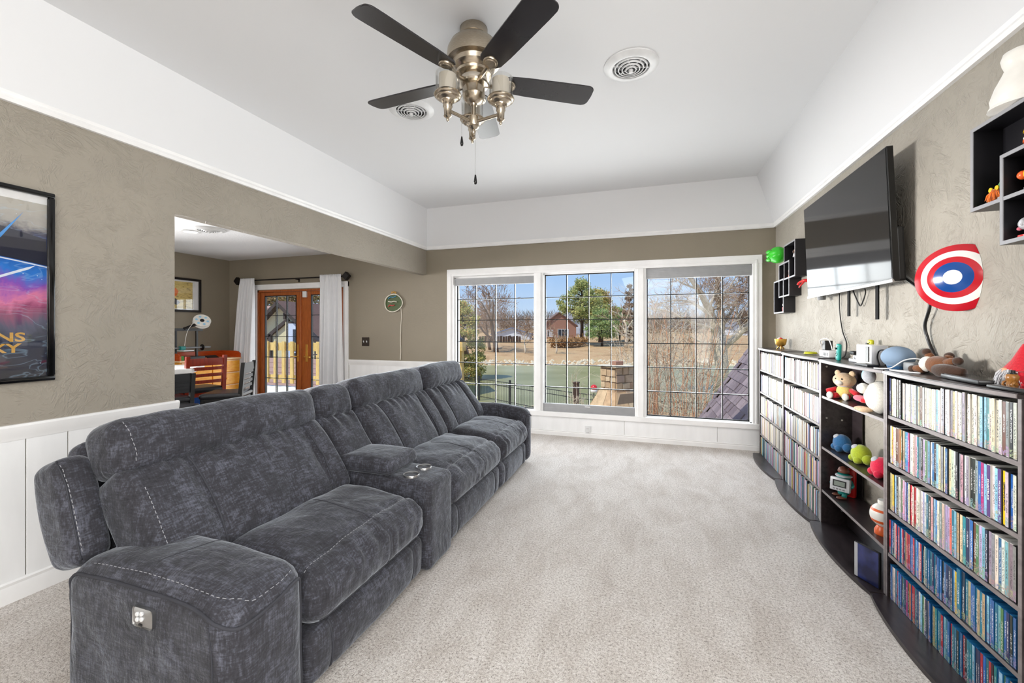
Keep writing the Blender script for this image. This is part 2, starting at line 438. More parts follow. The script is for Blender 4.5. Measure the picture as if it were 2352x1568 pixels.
for (a, c) in ((WX0-.07, -1.5), (-1.497, -.3), (-.297, .75), (.753, XR-.001)):
    obj('panel', bx(a, c, YW-.009, YW, .06, .25, bev=.002, seg=1), 'panel_white', wf)

# ------------------------------------------------------------------ the bank of three windows
def casing(name, x0, x1, z0, z1, w, parts, depth=.028, parent=None, bottom=True):
    b = B(); y = YW-depth
    box(b, x0-w, x0, y, YW+.02, z0-(w*.6 if bottom else 0), z1+w, .005); box(b, x1, x1+w, y, YW+.02, z0-(w*.6 if bottom else 0), z1+w, .005)
    box(b, x0-w, x1+w, y-.003, YW+.02, z1, z1+w, .005)
    if bottom: box(b, x0-w, x1+w, y-.02, YW+.02, z0-w*.62, z0, .006)
    for xx in (x0-w*.42, x1+w*.42): box(b, xx-.008, xx+.008, y-.008, y+.01, z0, z1+w*.42, .003)
    box(b, x0-w*.5, x1+w*.5, y-.008, y+.01, z1+w*.34, z1+w*.34+.016, .003)
    return obj(name, b, 'trim_white', parent, kind=ST if parent is None else None)
casing('trim_6', -2.635, 1.112, .31, 2.128, .1, 0)
for k, (a, c) in enumerate(((-1.462, -1.335), (-.172, -.04))):
    b = B(); box(b, a, c, YW-.02, YW+.1, .305, 2.13, .004); box(b, a+.03, c-.03, YW-.032, YW-.01, .305, 2.13, .004)
    obj('trim_%d' % (7+k), b, 'trim_white', kind=ST)
def muntins(root, x0, x1, z0, z1, xs, zs, y, w=.0095, mat='lead_came', outer='trim_white', backw=.0075):
    for x in xs:
        o = obj('muntin', bx(x-w/2, x+w/2, y-.006, y+.004, z0, z1), mat, root)
        obj('added_bar', bx(x-backw/2, x+backw/2, y+.014, y+.03, z0, z1), outer, o)  # added second bar; the white ones stand in for the muntin's lit edge
    for z in zs:
        o = obj('muntin', bx(x0, x1, y-.008, y+.004, z-w/2, z+w/2), mat, root)
        obj('added_bar', bx(x0, x1, y+.0145, y+.0295, z-backw/2, z+backw/2), outer, o)
def panes(root, xe, ze, y):
    for a, c in zip(xe, xe[1:]):
        for d, e_ in zip(ze, ze[1:]): obj('pane', bx(a+.004, c-.004, y+.005, y+.009, d+.004, e_-.004), 'window_glass', root)
def window(n, x0, x1, xs, z0, z1, zs, shade, ztop):
    r = struct_root('window_%d' % n, ((x0+x1)/2, YW, z0)); y = YW+.05
    b = B(); w = .03
    box(b, x0-w, x0, YW+.01, YW+.12, z0-w, ztop); box(b, x1, x1+w, YW+.01, YW+.12, z0-w, ztop)
    box(b, x0-w, x1+w, YW+.01, YW+.12, z0-w, z0); box(b, x0-w, x1+w, YW+.01, YW+.12, ztop-.012, ztop+.02)
    obj('window_frame', b, 'trim_white', r)
    b = B()
    for a, c, d, e_ in ((x0, x0+.012, z0, ztop-.012), (x1-.012, x1, z0, ztop-.012), (x0, x1, z0, z0+.012), (x0, x1, ztop-.024, ztop-.012)): box(b, a, c, y-.008, y+.012, d, e_)
    obj('inner_edge', b, 'lead_came', r)
    muntins(r, x0, x1, z0, ztop-.012, xs, zs, y); panes(r, [x0]+xs+[x1], [z0]+zs+[ztop-.012], y)
    if shade:
        s0, s1 = shade
        b = B(); box(b, x0-.012, x1+.012, YW-.012, YW+.035, s0, s1, .006)
        for q in range(int((s1-s0)/.02)): box(b, x0-.008, x1+.008, YW-.016, YW-.01, s0+.012+q*.02, s0+.016+q*.02)
        sh = obj('window_shade', b, 'shade_grey', r, smooth=30)
        obj('shade_tab', bx((x0+x1)/2-.035, (x0+x1)/2+.035, YW-.018, YW-.008, s0+(.085 if n == 2 else -.006), s0+(.097 if n == 2 else .006), .003), 'white_plastic', sh)
ZS = [.62, .915, 1.21, 1.512, 1.805]
window(1, -2.608, -1.466, [-2.322, -2.03, -1.747], .318, 0, ZS, (2.0, 2.098), 2.108)
window(2, -1.327, -.18, [-1.034, -.747, -.464], .318, 0, ZS, (.3, .412), 2.118)
window(3, -.034, 1.096, [.245, .53, .815], .318, 0, ZS, (2.0, 2.122), 2.128)

# ------------------------------------------------------------------ french doors
casing('trim_9', DX0+.005, DX1-.005, 0, 2.045, .085, 0, bottom=False)
b = B(); box(b, DX0, DX0+.03, YW, YW+.14, 0, DZ); box(b, DX1-.03, DX1, YW, YW+.14, 0, DZ); box(b, DX0, DX1, YW, YW+.14, DZ-.03, DZ)
obj('trim_10', b, 'door_wood', kind=ST)
def french(n, x0, x1, px0, px1, hx, hdir):
    r = struct_root('door_%d' % n, ((x0+x1)/2, YW, 0)); y = YW+.03
    b = B(); za, zb = .2, 1.945
    box(b, x0, px0, y, y+.045, .012, DZ-.032, .004); box(b, px1, x1, y, y+.045, .012, DZ-.032, .004)
    box(b, px0, px1, y, y+.045, .012, za, .004); box(b, px0, px1, y, y+.045, zb, DZ-.032, .004)
    obj('door_frame', b, 'door_wood', r)
    step = (px1-px0)/3; xs = [px0+step, px0+2*step]; zs = [.57, .922, 1.266, 1.615]
    b = B()
    for a, c, d, e_ in ((px0, px0+.014, za, zb), (px1-.014, px1, za, zb), (px0, px1, za, za+.014), (px0, px1, zb-.014, zb)): box(b, a, c, y-.004, y+.03, d, e_)
    obj('glazing_bead', b, 'lead_came', r)
    muntins(r, px0, px1, za, zb, xs, zs, y+.018, .009, 'lead_came', 'lead_came', .006); panes(r, [px0]+xs+[px1], [za]+zs+[zb], y+.02)
    h = obj('handle_plate', bx(hx-.02, hx+.02, y-.008, y+.001, .86, 1.14, .003), 'brass', r)
    b = tb(curve_pts([(hx, y-.005, .945), (hx, y-.05, .945), (hx+hdir*.03, y-.055, .945), (hx+hdir*.11, y-.05, .94)], 5), .009, 8)
    obj('door_handle', b, 'brass', h, smooth=50)
    b = tb(curve_pts([(hx, y+.05, .96), (hx, y+.09, .965), (hx+hdir*.03, y+.095, .965), (hx+hdir*.12, y+.09, .975)], 5), .009, 8)
    obj('outer_handle', b, 'dark_metal', h, smooth=50)
    return r
d1 = french(1, -6.255, -5.405, -6.155, -5.485, -5.445, -1); d2 = french(2, -5.395, -4.545, -5.19, -4.645, -5.275, 1)
obj('astragal', bx(-5.425, -5.375, YW+.012, YW+.032, .012, 2.0, .006), 'door_wood', d1)
o = obj('door_sensor', bx(-5.33, -5.26, YW-.01, YW+.03, 1.9, 2.0, .008), 'white_plastic'); tag(o, 'small white door sensor at the top of the french doors', 'sensor')
# curtains on a black rod
t = thing('curtain_rod', 'black curtain rod with square finials above the french doors', 'curtain rod', (-5.5, YW-.08, 2.2))
obj('rod', tb([(-6.6, YW-.08, 2.2), (-4.44, YW-.08, 2.2)], .011, 8), 'dark_metal', t, smooth=60)
for x in (-6.63, -4.41):
    obj('finial', box(B(), -.05, .05, -.03, .03, -.05, .05, .01, mat=T3(x, YW-.08, 2.2) @ rotm('Y', 45)), 'dark_metal', t)
for x in (-6.57, -5.4, -4.47):
    b = tb([(x, YW+.002, 2.19), (x, YW-.08, 2.19)], .007, 6); box(b, x-.015, x+.015, YW-.006, YW, 2.15, 2.22, .002); obj('bracket', b, 'dark_metal', t)
def curtain(label, xt0, xt1, xb0, xb1, folds, seed):
    r_ = random.Random(seed); b = B(); nu, nv = 110, 34; G = []
    ph = [r_.uniform(0, 6) for _ in range(4)]
    for j in range(nv+1):
        t_ = j/nv; z = 2.232-t_*2.2; row = []
        a = xt0+(xb0-xt0)*t_**.8; c = xt1+(xb1-xt1)*t_**.8; amp = .012+.034*min(1, t_*1.6)
        for i in range(nu+1):
            u = i/nu; uu = u+.02*math.sin(3*t_+ph[0])*math.sin(PI*u)
            f = math.sin(2*PI*folds*uu+ph[1])+.45*math.sin(2*PI*folds*1.7*uu+ph[2]+1.5*t_)
            yy = YW-.109-.012*min(1, t_*8)*0-amp*f*(1 if j > 1 else .5) - (.008*math.sin(60*u+ph[3]) if j < 2 else 0)
            row.append(b.verts.new((a+(c-a)*u, yy, z)))
        G.append(row)
    for r0, r1 in zip(G, G[1:]):
        for i in range(nu): b.faces.new((r0[i], r0[i+1], r1[i+1], r1[i]))
    o = obj('curtain', b, 'curtain_white', smooth=180); m = o.modifiers.new('thickness', 'SOLIDIFY'); m.thickness = .004
    return tag(o, label, 'curtain', 'curtains at the french doors')
curtain('white curtain at the dining corner side of the french doors', -6.54, -6.22, -6.78, -6.25, 6, 3)
curtain('white curtain next to the wall switch and neon sign', -4.9, -4.49, -4.92, -4.46, 5, 5)

# ------------------------------------------------------------------ fittings on walls and ceilings
t = thing('wall_outlet', 'white double wall outlet under the middle window', 'outlet', (-.752, YW-.01, .09))
obj('cover_plate', bx(-.79, -.714, YW-.016, YW-.009, .03, .15, .003), 'white_plastic', t)
for z in (.066, .114):
    b = B(); lathe(b, [(0, 0), (.016, 0), (.016, .004), (0, .004)], seg=16, mat=T3(-.752, YW-.0155, z) @ rotm('X', 90)); s_ = obj('socket', b, 'white_plastic', t)
    obj('slot', box(box(B(), -.76, -.757, YW-.0205, YW-.019, z-.004, z+.007), -.747, -.744, YW-.0205, YW-.019, z-.004, z+.007), 'black_plastic', s_)
t = thing('light_switch', 'dark bronze double light switch beside the white curtain', 'switch', (-4.122, YW, 1.195))
obj('switch_plate', bx(-4.187, -4.057, YW-.007, YW, 1.13, 1.262, .003), 'bronze_plate', t)
for x in (-4.15, -4.095): obj('toggle', box(B(), -.006, .006, -.012, .002, -.014, .014, .002, mat=T3(x, YW-.008, 1.2) @ rotm('X', 25)), 'white_plastic', t)
# round ceiling registers
def vent(name, label, x, y, z, r, mat='white_plastic'):
    t = thing(name, label, 'vent', (x, y, z), 'round ceiling vents')
    obj('flange', lathe(B(), [(r*.66, -.002), (r*.68, -.02), (r*.8, -.024), (r, -.006), (r, 0), (r*.66, 0)], (x, y, z), 48), mat, t, smooth=40)
    obj('duct', lathe(B(), [(0, -.001), (r*.7, -.001), (r*.7, -.0005), (0, -.0005)], (x, y, z), 40), 'black_plastic', t)
    for k, q in enumerate((.56, .43, .3, .17)):
        h = -.021-.004*k
        obj('ring', lathe(B(), [(r*q, h), (r*(q+.032), h-.001), (r*(q+.05), h+.007), (r*(q+.04), h+.009), (r*(q+.005), h+.003)], (x, y, z), 40), mat, t, smooth=40)
    obj('hub', lathe(B(), [(0, -.05), (r*.07, -.048), (r*.09, -.03), (0, -.028)], (x, y, z), 20), mat, t, smooth=40)
    b = B()
    for a in range(3): box(b, -r*.68, r*.68, -.004, .004, -.012, -.006, mat=T3(x, y, z) @ rotm('Z', 60*a+20))
    obj('spoke', b, mat, t)
    return t
vent('ceiling_vent', 'round white ring vent to the right of the ceiling fan', -.113, 2.79, ZT, .17)
vent('ceiling_vent', 'round white ring vent half hidden behind a fan blade', -1.73, 2.83, ZT, .17)
vent('ceiling_vent', 'round white ring vent in the dining room ceiling', -4.98, 3.66, 2.572, .17)
t = thing('recessed_light', 'round recessed light in the dining room ceiling', 'ceiling light', (-5.31, 3.675, 2.572))
obj('trim_ring', lathe(B(), [(.075, 0), (.075, -.008), (.1, -.006), (.105, 0)], (-5.31, 3.675, 2.572), 32), 'white_plastic', t, smooth=40)
s = N('lamp_glow'); s.set(srgb(255, 250, 240), .4, 0, Emission_Color=(1, .95, .88, 1), Emission_Strength=2.2)
obj('lens', lathe(B(), [(0, -.002), (.076, -.002), (.076, 0), (0, 0)], (-5.31, 3.675, 2.572), 32), 'lamp_glow', t)
# ------------------------------------------------------------------ ceiling fan
FX, FY = -.935, 2.179
fan = thing('ceiling_fan', 'brushed nickel ceiling fan with five dark blades and three shade lights', 'ceiling fan', (FX, FY, ZT))
FC = (FX, FY, 0)
obj('canopy', lathe(B(), [(0, 3.06), (.074, 3.06), (.078, 3.055), (.078, 3.012), (.07, 3.004), (0, 3.0)], FC, 40), 'brushed_nickel', fan, smooth=40)
obj('motor_housing', lathe(B(), [(0, 3.01), (.07, 3.005), (.1, 2.992), (.13, 2.965), (.146, 2.93), (.15, 2.895), (.148, 2.868), (.13, 2.866), (.118, 2.862), (.112, 2.84), (.118, 2.836), (.112, 2.826), (.098, 2.812), (.102, 2.806), (.098, 2.795), (0, 2.79)], FC, 48), 'brushed_nickel', fan, smooth=40)
obj('blade_hub', lathe(B(), [(0, 2.8), (.07, 2.798), (.078, 2.775), (.075, 2.755), (.085, 2.748), (.08, 2.74), (0, 2.738)], FC, 40), 'nickel_bright', fan, smooth=40)
obj('switch_housing', lathe(B(), [(0, 2.742), (.06, 2.74), (.063, 2.72), (.062, 2.688), (.065, 2.684), (.062, 2.678), (.055, 2.66), (.04, 2.645), (.02, 2.638), (.018, 2.628), (0, 2.625)], FC, 40), 'brushed_nickel', fan, smooth=40)
obj('light_stem', lathe(B(), [(0, 2.64), (.014, 2.638), (.014, 2.575), (.022, 2.57), (.03, 2.566), (.031, 2.52), (.028, 2.514), (.03, 2.508), (.018, 2.498), (.008, 2.494), (.01, 2.482), (.005, 2.472), (0, 2.47)], FC, 28), 'brushed_nickel', fan, smooth=40)
# blades
tip_ = [(.668+.034*math.cos(a), .04*(1 if a > 0 else -1)+.034*math.sin(a)) for a in [-PI/2+PI/2*i/6 for i in range(6)]]+[(.702, -.02), (.7035, 0), (.702, .02)]+[(.668+.034*math.cos(a), .04+.034*math.sin(a)) for a in [PI/2*i/6 for i in range(1, 7)]]
outl = [(.17, -.045), (.2, -.062), (.3, -.067), (.5, -.072), (.62, -.0745)]+tip_+[(.62, .0745), (.5, .072), (.3, .067), (.2, .062), (.17, .045)]
for k in range(5):
    a = 31.5+72*k
    mtx = T3(FX, FY, 2.772) @ rotm('Z', a) @ rotm('X', -11)
    b = prism(B(), outl, 'z', -.004, .004); bmesh.ops.bevel(b, geom=[e for e in b.edges if abs(e.verts[0].co.z-e.verts[1].co.z) < 1e-6], offset=.002, segments=1, affect='EDGES')
    bmesh.ops.transform(b, matrix=mtx, verts=b.verts); obj('blade', b, 'blade_dark', fan, smooth=30)
    b = B(); m2 = T3(FX, FY, 2.772) @ rotm('Z', a) @ rotm('X', -11)
    tube(b, [m2 @ Vector(p) for p in ((.06, .0, -.022), (.1, 0, -.026), (.135, 0, -.022), (.165, 0, -.014))], [.014, .011, .011, .013], 8)
    lathe(b, [(0, -.018), (.026, -.018), (.03, -.014), (.037, -.014), (.04, -.01), (.04, -.004), (0, -.004)], seg=28, mat=m2 @ T3(.2, 0, 0))
    obj('blade_iron', b, 'brushed_nickel', fan, smooth=40)
# three lights
for k in range(3):
    a = math.radians(108+8+120*k); cx, cy = FX+.165*math.cos(a), FY+.165*math.sin(a)
    obj('light_arm', tb([(FX+.02*math.cos(a), FY+.02*math.sin(a), 2.538), (cx, cy, 2.552)], .0095, 10), 'brushed_nickel', fan, smooth=60)
    cup = obj('light_cup', lathe(B(), [(0, 2.492), (.006, 2.494), (.009, 2.502), (.006, 2.51), (.016, 2.514), (.022, 2.52), (.019, 2.528), (.021, 2.562), (.026, 2.572), (.024, 2.586), (.034, 2.596), (.036, 2.604), (.05, 2.61), (.058, 2.614), (.06, 2.62), (.07, 2.624), (.074, 2.632), (.07, 2.64), (.06, 2.642), (0, 2.64)], (cx, cy, 0), 36), 'brushed_nickel', fan, smooth=45)
    obj('frosted_shade', lathe(B(), [(.047, 2.64), (.047, 2.738), (.044, 2.738), (.044, 2.642)], (cx, cy, 0), 32), 'frosted_glass', fan, smooth=40)
    obj('glass_shade', lathe(B(), [(.064, 2.64), (.064, 2.748), (.062, 2.75), (.06, 2.748), (.06, 2.641)], (cx, cy, 0), 36), 'clear_glass', fan, smooth=40)
    obj('bulb', ell(B(), (cx, cy, 2.69), (.02, .02, .035)), 'frosted_glass', fan, smooth=180)
def chain(x, y, z0, z1):
    b = B(); n = int((z0-z1)/.006)
    for i in range(n): ell(b, (x, y, z0-.006*i), (.0022, .0022, .0026), 6, 4)
    o = obj('pull_chain', b, 'steel', fan, smooth=180)
    obj('chain_pull', lathe(B(), [(0, z1+.004), (.004, z1), (.007, z1-.02), (.0095, z1-.038), (.007, z1-.05), (0, z1-.054)], (x, y, 0), 14), 'black_gloss', o, smooth=60)
chain(FX-.073, FY+.0, 2.66, 2.467); chain(FX+.012, FY-.004, 2.47, 2.24)

# ------------------------------------------------------------------ television and things on the right wall
tv = thing('television', 'large black flat television tilted down on the right wall', 'television', (1.27, 3.45, 1.64))
tm = T3(1.262, 3.45, 1.64) @ rotm('Y', -2.4)
TW, TH = .645, .735
b = box(B(), -.012, .02, -TW, TW, 0, TH, .004, mat=tm); obj('bezel', b, 'black_gloss', tv)
s = N('tv_glass'); s.set((.012, .012, .013, 1), .07, 0, Specular_IOR_Level=.45)
obj('screen', box(B(), -.0135, -.011, -TW+.009, TW-.009, .02, TH-.009, mat=tm), 'tv_glass', tv)
obj('bottom_strip', box(B(), -.016, -.004, -TW, TW, -.004, .014, .002, mat=tm), 'steel', tv)
b = B(); box(b, .018, .05, -TW+.06, TW-.02, .06, TH-.04, .012, mat=tm); box(b, .018, .06, -TW+.02, TW-.02, .0, .3, .012, mat=tm); obj('rear_housing', b, 'black_plastic', tv)
b = B(); box(b, .055, .09, -.2, .2, .18, .5, mat=tm); box(b, .06, .075, -.25, -.2, .05, .6, mat=tm); box(b, .06, .075, .2, .25, .05, .6, mat=tm); obj('wall_bracket', b, 'dark_metal', tv)
for y, z1 in ((3.47, 1.47), (3.09, 1.44)):
    b = B(); box(b, 1.296, 1.304, y-.016, y+.016, z1, 1.66, .001); tube(b, [(1.302, y, 1.655), (1.302, y+.05, 1.655)], .008, 6); obj('pull_strap', b, 'black_webbing', tv)
b = tb(curve_pts([(1.31, 3.44, 1.65), (1.325, 3.4, 1.56), (1.33, 3.37, 1.54), (1.33, 3.31, 1.62), (1.31, 3.3, 1.66)], 6), .004, 6); obj('strap_cord', b, 'black_plastic', tv)
obj('status_light', lathe(B(), [(0, -.03), (.025, -.03), (.03, 0), (0, 0)], seg=16, mat=tm @ T3(.02, .45, .0)), 'grey_plastic', tv)
o = obj('power_cable', tb(curve_pts([(1.335, 2.93, 1.69), (1.335, 2.8, 1.62), (1.325, 2.68, 1.56), (1.32, 2.63, 1.5), (1.325, 2.68, 1.4), (1.335, 2.67, 1.32), (1.335, 2.62, 1.24), (1.31, 2.6, 1.2), (1.29, 2.6, 1.183)], 6), .0075, 8), 'black_plastic', smooth=60); tag(o, 'thick black cable curving down the wall from the television', 'cable')
o = obj('power_cable', tb(curve_pts([(1.335, 3.72, 1.7), (1.335, 3.72, 1.55), (1.338, 3.71, 1.46), (1.338, 3.67, 1.36), (1.335, 3.6, 1.28), (1.32, 3.58, 1.2), (1.3, 3.58, 1.178)], 6), .004, 8), 'black_plastic', smooth=60); tag(o, 'thin black cable hanging from the television to the charging strip', 'cable')
# red, white and blue round wall lamp that seems sunk into the wall
sh = thing('wall_lamp', 'round red, white and blue ringed wall lamp half sunk in the wall', 'wall lamp', (1.35, 2.36, 1.609))
flat('shield_red', (186, 26, 40), .18); flat('shield_white', (232, 232, 228), .18); flat('shield_blue', (22, 70, 140), .18)
nrm = Vector((-.73, -.68, 0)).normalized(); q = nrm.to_track_quat('Z', 'Y').to_matrix().to_4x4()
def dome(r0, r1):
    R = .152; f = lambda r: .052*(1-(r/R)**2)
    pr = []; n = 6
    for i in range(n+1): r = r0+(r1-r0)*i/n; pr.append((r, f(r)))
    for i in range(n+1): r = r1+(r0-r1)*i/n; pr.append((r, f(r)-.008))
    return pr
def clipped(name, prof, m):
    b = lathe(B(), prof, seg=64, mat=T3(1.312, 2.418, 1.611) @ q)
    bmesh.ops.bisect_plane(b, geom=b.verts[:]+b.edges[:]+b.faces[:], plane_co=(1.349, 0, 0), plane_no=(1, 0, 0), clear_outer=True)
    obj(name, b, m, sh, smooth=40)
clipped('outer_ring', dome(.119, .149), 'shield_red'); clipped('white_ring', dome(.092, .119), 'shield_white'); clipped('inner_ring', dome(.067, .092), 'shield_red')
clipped('centre_disc', dome(.032, .067), 'shield_blue'); clipped('centre_spot', dome(0, .032), 'shield_white')
clipped('back_plate', [(0, -.012), (.143, -.02), (.15, -.006), (.143, -.002), (0, .002)], 'shield_red')
o = obj('wall_anchor', lathe(B(), [(.004, 0), (.012, .002), (.012, .004), (.006, .006), (.004, .003)], seg=16, mat=T3(1.35, 2.11, 1.705) @ rotm('Y', -90)), 'grey_plastic'); tag(o, 'small grey screw anchor in the wall beside the round lamp', 'screw anchor')

# intersecting cube shelves, each cube a part
def cube_shelf(label, cubes, depth=.1):
    x1 = XR; x0 = XR-depth; ys = [c[0] for c in cubes]
    t = thing('cube_shelf', label, 'shelf', (XR, sum(ys)/len(ys), cubes[1][1]), 'black cube shelves on the right wall'); w = .014
    for ci, (yc, zc) in enumerate(cubes):
        h = .168; x0 = XR-depth-.0012*ci; fr = B(); pl = B()
        for (a, c, d, e_) in ((yc-h, yc+h, zc+h-w, zc+h), (yc-h, yc+h, zc-h, zc-h+w), (yc-h, yc-h+w, zc-h+w, zc+h-w), (yc+h-w, yc+h, zc-h+w, zc+h-w)):
            box(pl, x0+.003, x1, a, c, d, e_); box(fr, x0, x0+.0035, a, c, d, e_)
        p = obj('cube_frame', pl, 'cube_black', t); obj('front_edge', fr, 'grey_edge', p)
        obj('back_panel', bx(x1-.006, x1-.001, yc-h+w, yc+h-w, zc-h+w, zc+h-w), 'cube_black', p)
    return t
cube_shelf('black cube shelf with grey edges near the television and front window', [(4.592, 2.032), (4.758, 1.868), (4.93, 1.713)])
cube_shelf('black cube shelf with grey edges above the nearest bookcase', [(2.06, 2.026), (1.905, 1.862)])
# ------------------------------------------------------------------ sofa
sofa = thing('recliner_sofa', 'long charcoal velour reclining sofa with a cup holder console', 'sofa', (-1.7, 2.6, 0))
V = 'sofa_velour'
def wob(p, a, f, seed=0):
    return a*(noise.noise(Vector((p.x*f+seed, p.y*f, p.z*f+seed*2.3))))
AX0, FXF = -2.0, -1.19        # arm back end, front plane of arms
# base under everything
obj('base_frame', bx(-2.08, -1.27, 1.0, 4.26, .03, .27), 'sofa_under', sofa)
b = B()
for y in (1.02, 2.23, 3.3, 4.2):
    for x in (-2.0, -1.32): box(b, x-.025, x+.025, y-.025, y+.025, 0, .035)
obj('foot', b, 'black_plastic', sofa)
def arm(y0, y1, outer, zt):
    cy, hy = (y0+y1)/2, (y1-y0)/2
    def fn(p, u):
        q = p.copy(); t_ = (u.z+1)/2
        q.y += 0; # crown of the top, gentle forward droop and swell of the front
        if u.z > .2: q.z += .018*(1-u.x*u.x)*(1-u.y*u.y)-.03*max(0, u.x)**2*max(0, u.z)-.03*max(0, -u.x)**3*max(0, u.z)
        q.x += .012*(1-u.y*u.y)*max(0, u.x)*(1 if u.x > .9 else 0)
        q += Vector((0, wob(p, .006, 6, 1), wob(p, .005, 7, 3)*(u.z > 0)))
        return q
    a = obj('armrest', rbox(B(), ((AX0+FXF)/2, cy, zt/2+.01), ((FXF-AX0)/2, hy, zt/2-.01), .075, fn=fn, nf=(26, 10, 14)), V, sofa, smooth=180)
    return a
arm1 = arm(.935, 1.245, -1, .565); arm2 = arm(4.135, 4.32, 1, .58)
def piping(parent, pts, r=.0055, m='sofa_piping', name='piping', n=8):
    pts = curve_pts(pts, n)
    if parent.type == 'MESH': pts = snap(parent, pts, r*.25)
    return obj(name, tb(pts, r, 6), m, parent, smooth=180)
def stitches(parent, pts, gap=.022, ln=.012, r=.0014):
    pts = snap(parent, curve_pts(pts, 14), .0006); b = B(); acc = 0
    for a, c in zip(pts, pts[1:]):
        L = (c-a).length; t_ = 0
        while acc+L-t_*1 >= gap:
            st = gap-acc; t_ += st; p = a+(c-a)*(t_/L); dr = (c-a).normalized(); tube(b, [p-dr*ln/2, p+dr*ln/2], r, 4); acc = 0; L2 = L
            if t_+gap > L: acc = L-t_; break
        else: acc += L-t_
    return obj('stitching', b, 'sofa_thread', parent)
for a, y0, y1, zt in ((arm1, .935, 1.245, .565), (arm2, 4.135, 4.32, .58)):
    yo = y0 if a is arm1 else y1; s_ = -1 if a is arm1 else 1; yi = y1 if a is arm1 else y0
    # welt: up the rear of the outer face, along its top, over the front and down the inner front corner
    piping(a, [(AX0-.01, yo, .04), (AX0-.01, yo, .25), (AX0-.005, yo, .4), (AX0+.015, yo+s_*.005, zt-.09), (AX0+.06, yo, zt-.05), (AX0+.14, yo+s_*.003, zt-.04), (-1.7, yo+s_*.003, zt-.035), (-1.45, yo+s_*.003, zt-.04), (-1.32, yo+s_*.002, zt-.055), (-1.24, yo, zt-.08), (-1.2, yo-s_*.04, zt-.1), (-1.18, (y0+y1)/2, zt-.085), (-1.185, yi+s_*.05, zt-.07), (-1.19, yi+s_*.012, zt-.1), (-1.185, yi+s_*.004, zt-.2), (-1.185, yi+s_*.004, .25), (-1.185, yi+s_*.004, .05)], .006, n=10)
    piping(a, [(-1.27, yo, zt-.09), (-1.262, yo, .35), (-1.262, yo, .2), (-1.262, yo, .03)], .0028, name='seam')
    piping(a, [(-1.66, yo-s_*.01, zt-.0), (-1.62, yo-s_*.06, zt+.02), (-1.58, (y0+y1)/2, zt+.03), (-1.55, yi+s_*.02, zt+.0)], .0022, name='seam', n=12)
stitches(arm1, [(-1.9, .965, .552), (-1.6, .968, .563), (-1.36, .97, .548), (-1.27, .98, .53), (-1.22, 1.03, .5), (-1.215, 1.12, .505), (-1.22, 1.19, .52)])
# control panel with buttons on the near arm
pan = obj('control_panel', bx(-1.6, -1.505, .922, .935, .418, .482, .012), 'steel', arm1, smooth=40)
for (x, z) in ((-1.57, .462), (-1.55, .466), (-1.57, .445), (-1.55, .449)):
    obj('button', lathe(B(), [(0, 0), (.007, 0), (.0075, .004), (.006, .006), (0, .006)], seg=14, mat=T3(x, .923, z) @ rotm('X', 90)), 'white_plastic', pan, smooth=40)
obj('usb_port', bx(-1.566, -1.552, .9205, .923, .425, .431), 'black_plastic', pan)

def seat(y0, y1, n):
    cy, hy = (y0+y1)/2, (y1-y0)/2
    def fn(p, u):
        q = p.copy(); w = (1-u.y**4)
        q.z += max(0, u.z)*(.025*(1-u.x**2)*w+.012*(1-u.y**2))
        q.z += max(0, u.z)*(-.022*u.x)                                  # slopes down to the front
        q.z -= max(0, u.z)*.012*math.exp(-((u.x-.62)/.06)**2)           # stitched break line
        q.x += .012*max(0, u.x)*(1-u.z**2)*w
        if u.x > .55: q += Vector((.02, 0, .016))*math.sin(p.y*75+3*noise.noise(Vector((p.y*9, p.x*6, n))))*max(0, 1-abs(u.y)*.6)*noise.noise(Vector((p.y*5, n, p.z*9)))
        q.z += wob(p, .012, 6, n)*max(0, u.z)
        return q
    s_ = obj('seat_cushion', rbox(B(), (-1.445, cy, .355), (.275, hy-.004, .115), .085, fn=fn, nf=(22, 34, 6)), V, sofa, smooth=180)
    stitches(s_, [(-1.262, y0+.02, .449), (-1.262, cy-.2, .466), (-1.262, cy, .469), (-1.262, cy+.2, .466), (-1.262, y1-.02, .449)], .018, .011)
    piping(s_, [(-1.185, y0+.05, .26), (-1.172, cy, .262), (-1.185, y1-.05, .26)], .004)
    piping(s_, [(-1.62, cy+.06, .498), (-1.45, cy+.055, .489), (-1.3, cy+.05, .478), (-1.2, cy+.045, .43), (-1.172, cy+.045, .33), (-1.176, cy+.045, .27)], .0022, name='seam')
    # leg rest panel below, with its two upright seams
    def f2(p, u):
        q = p.copy(); g = math.exp(-((abs(u.y)-.72)/.035)**2)
        q.x += max(0, u.x)*(.02*(1-u.z**2)*(1-u.y**4)-.012*g); q.x += wob(p, .008, 6, n+4)*max(0, u.x)
        return q
    f = obj('leg_rest', rbox(B(), (-1.27, cy, .135), (.072, hy-.006, .105), .035, fn=f2, nf=(3, 40, 8)), V, sofa, smooth=180)
    for k in (-.72, .72):
        y = cy+k*hy; piping(f, [(-1.215, y, .232), (-1.197, y, .19), (-1.184, y, .135), (-1.19, y, .07), (-1.2, y, .04)], .0045)
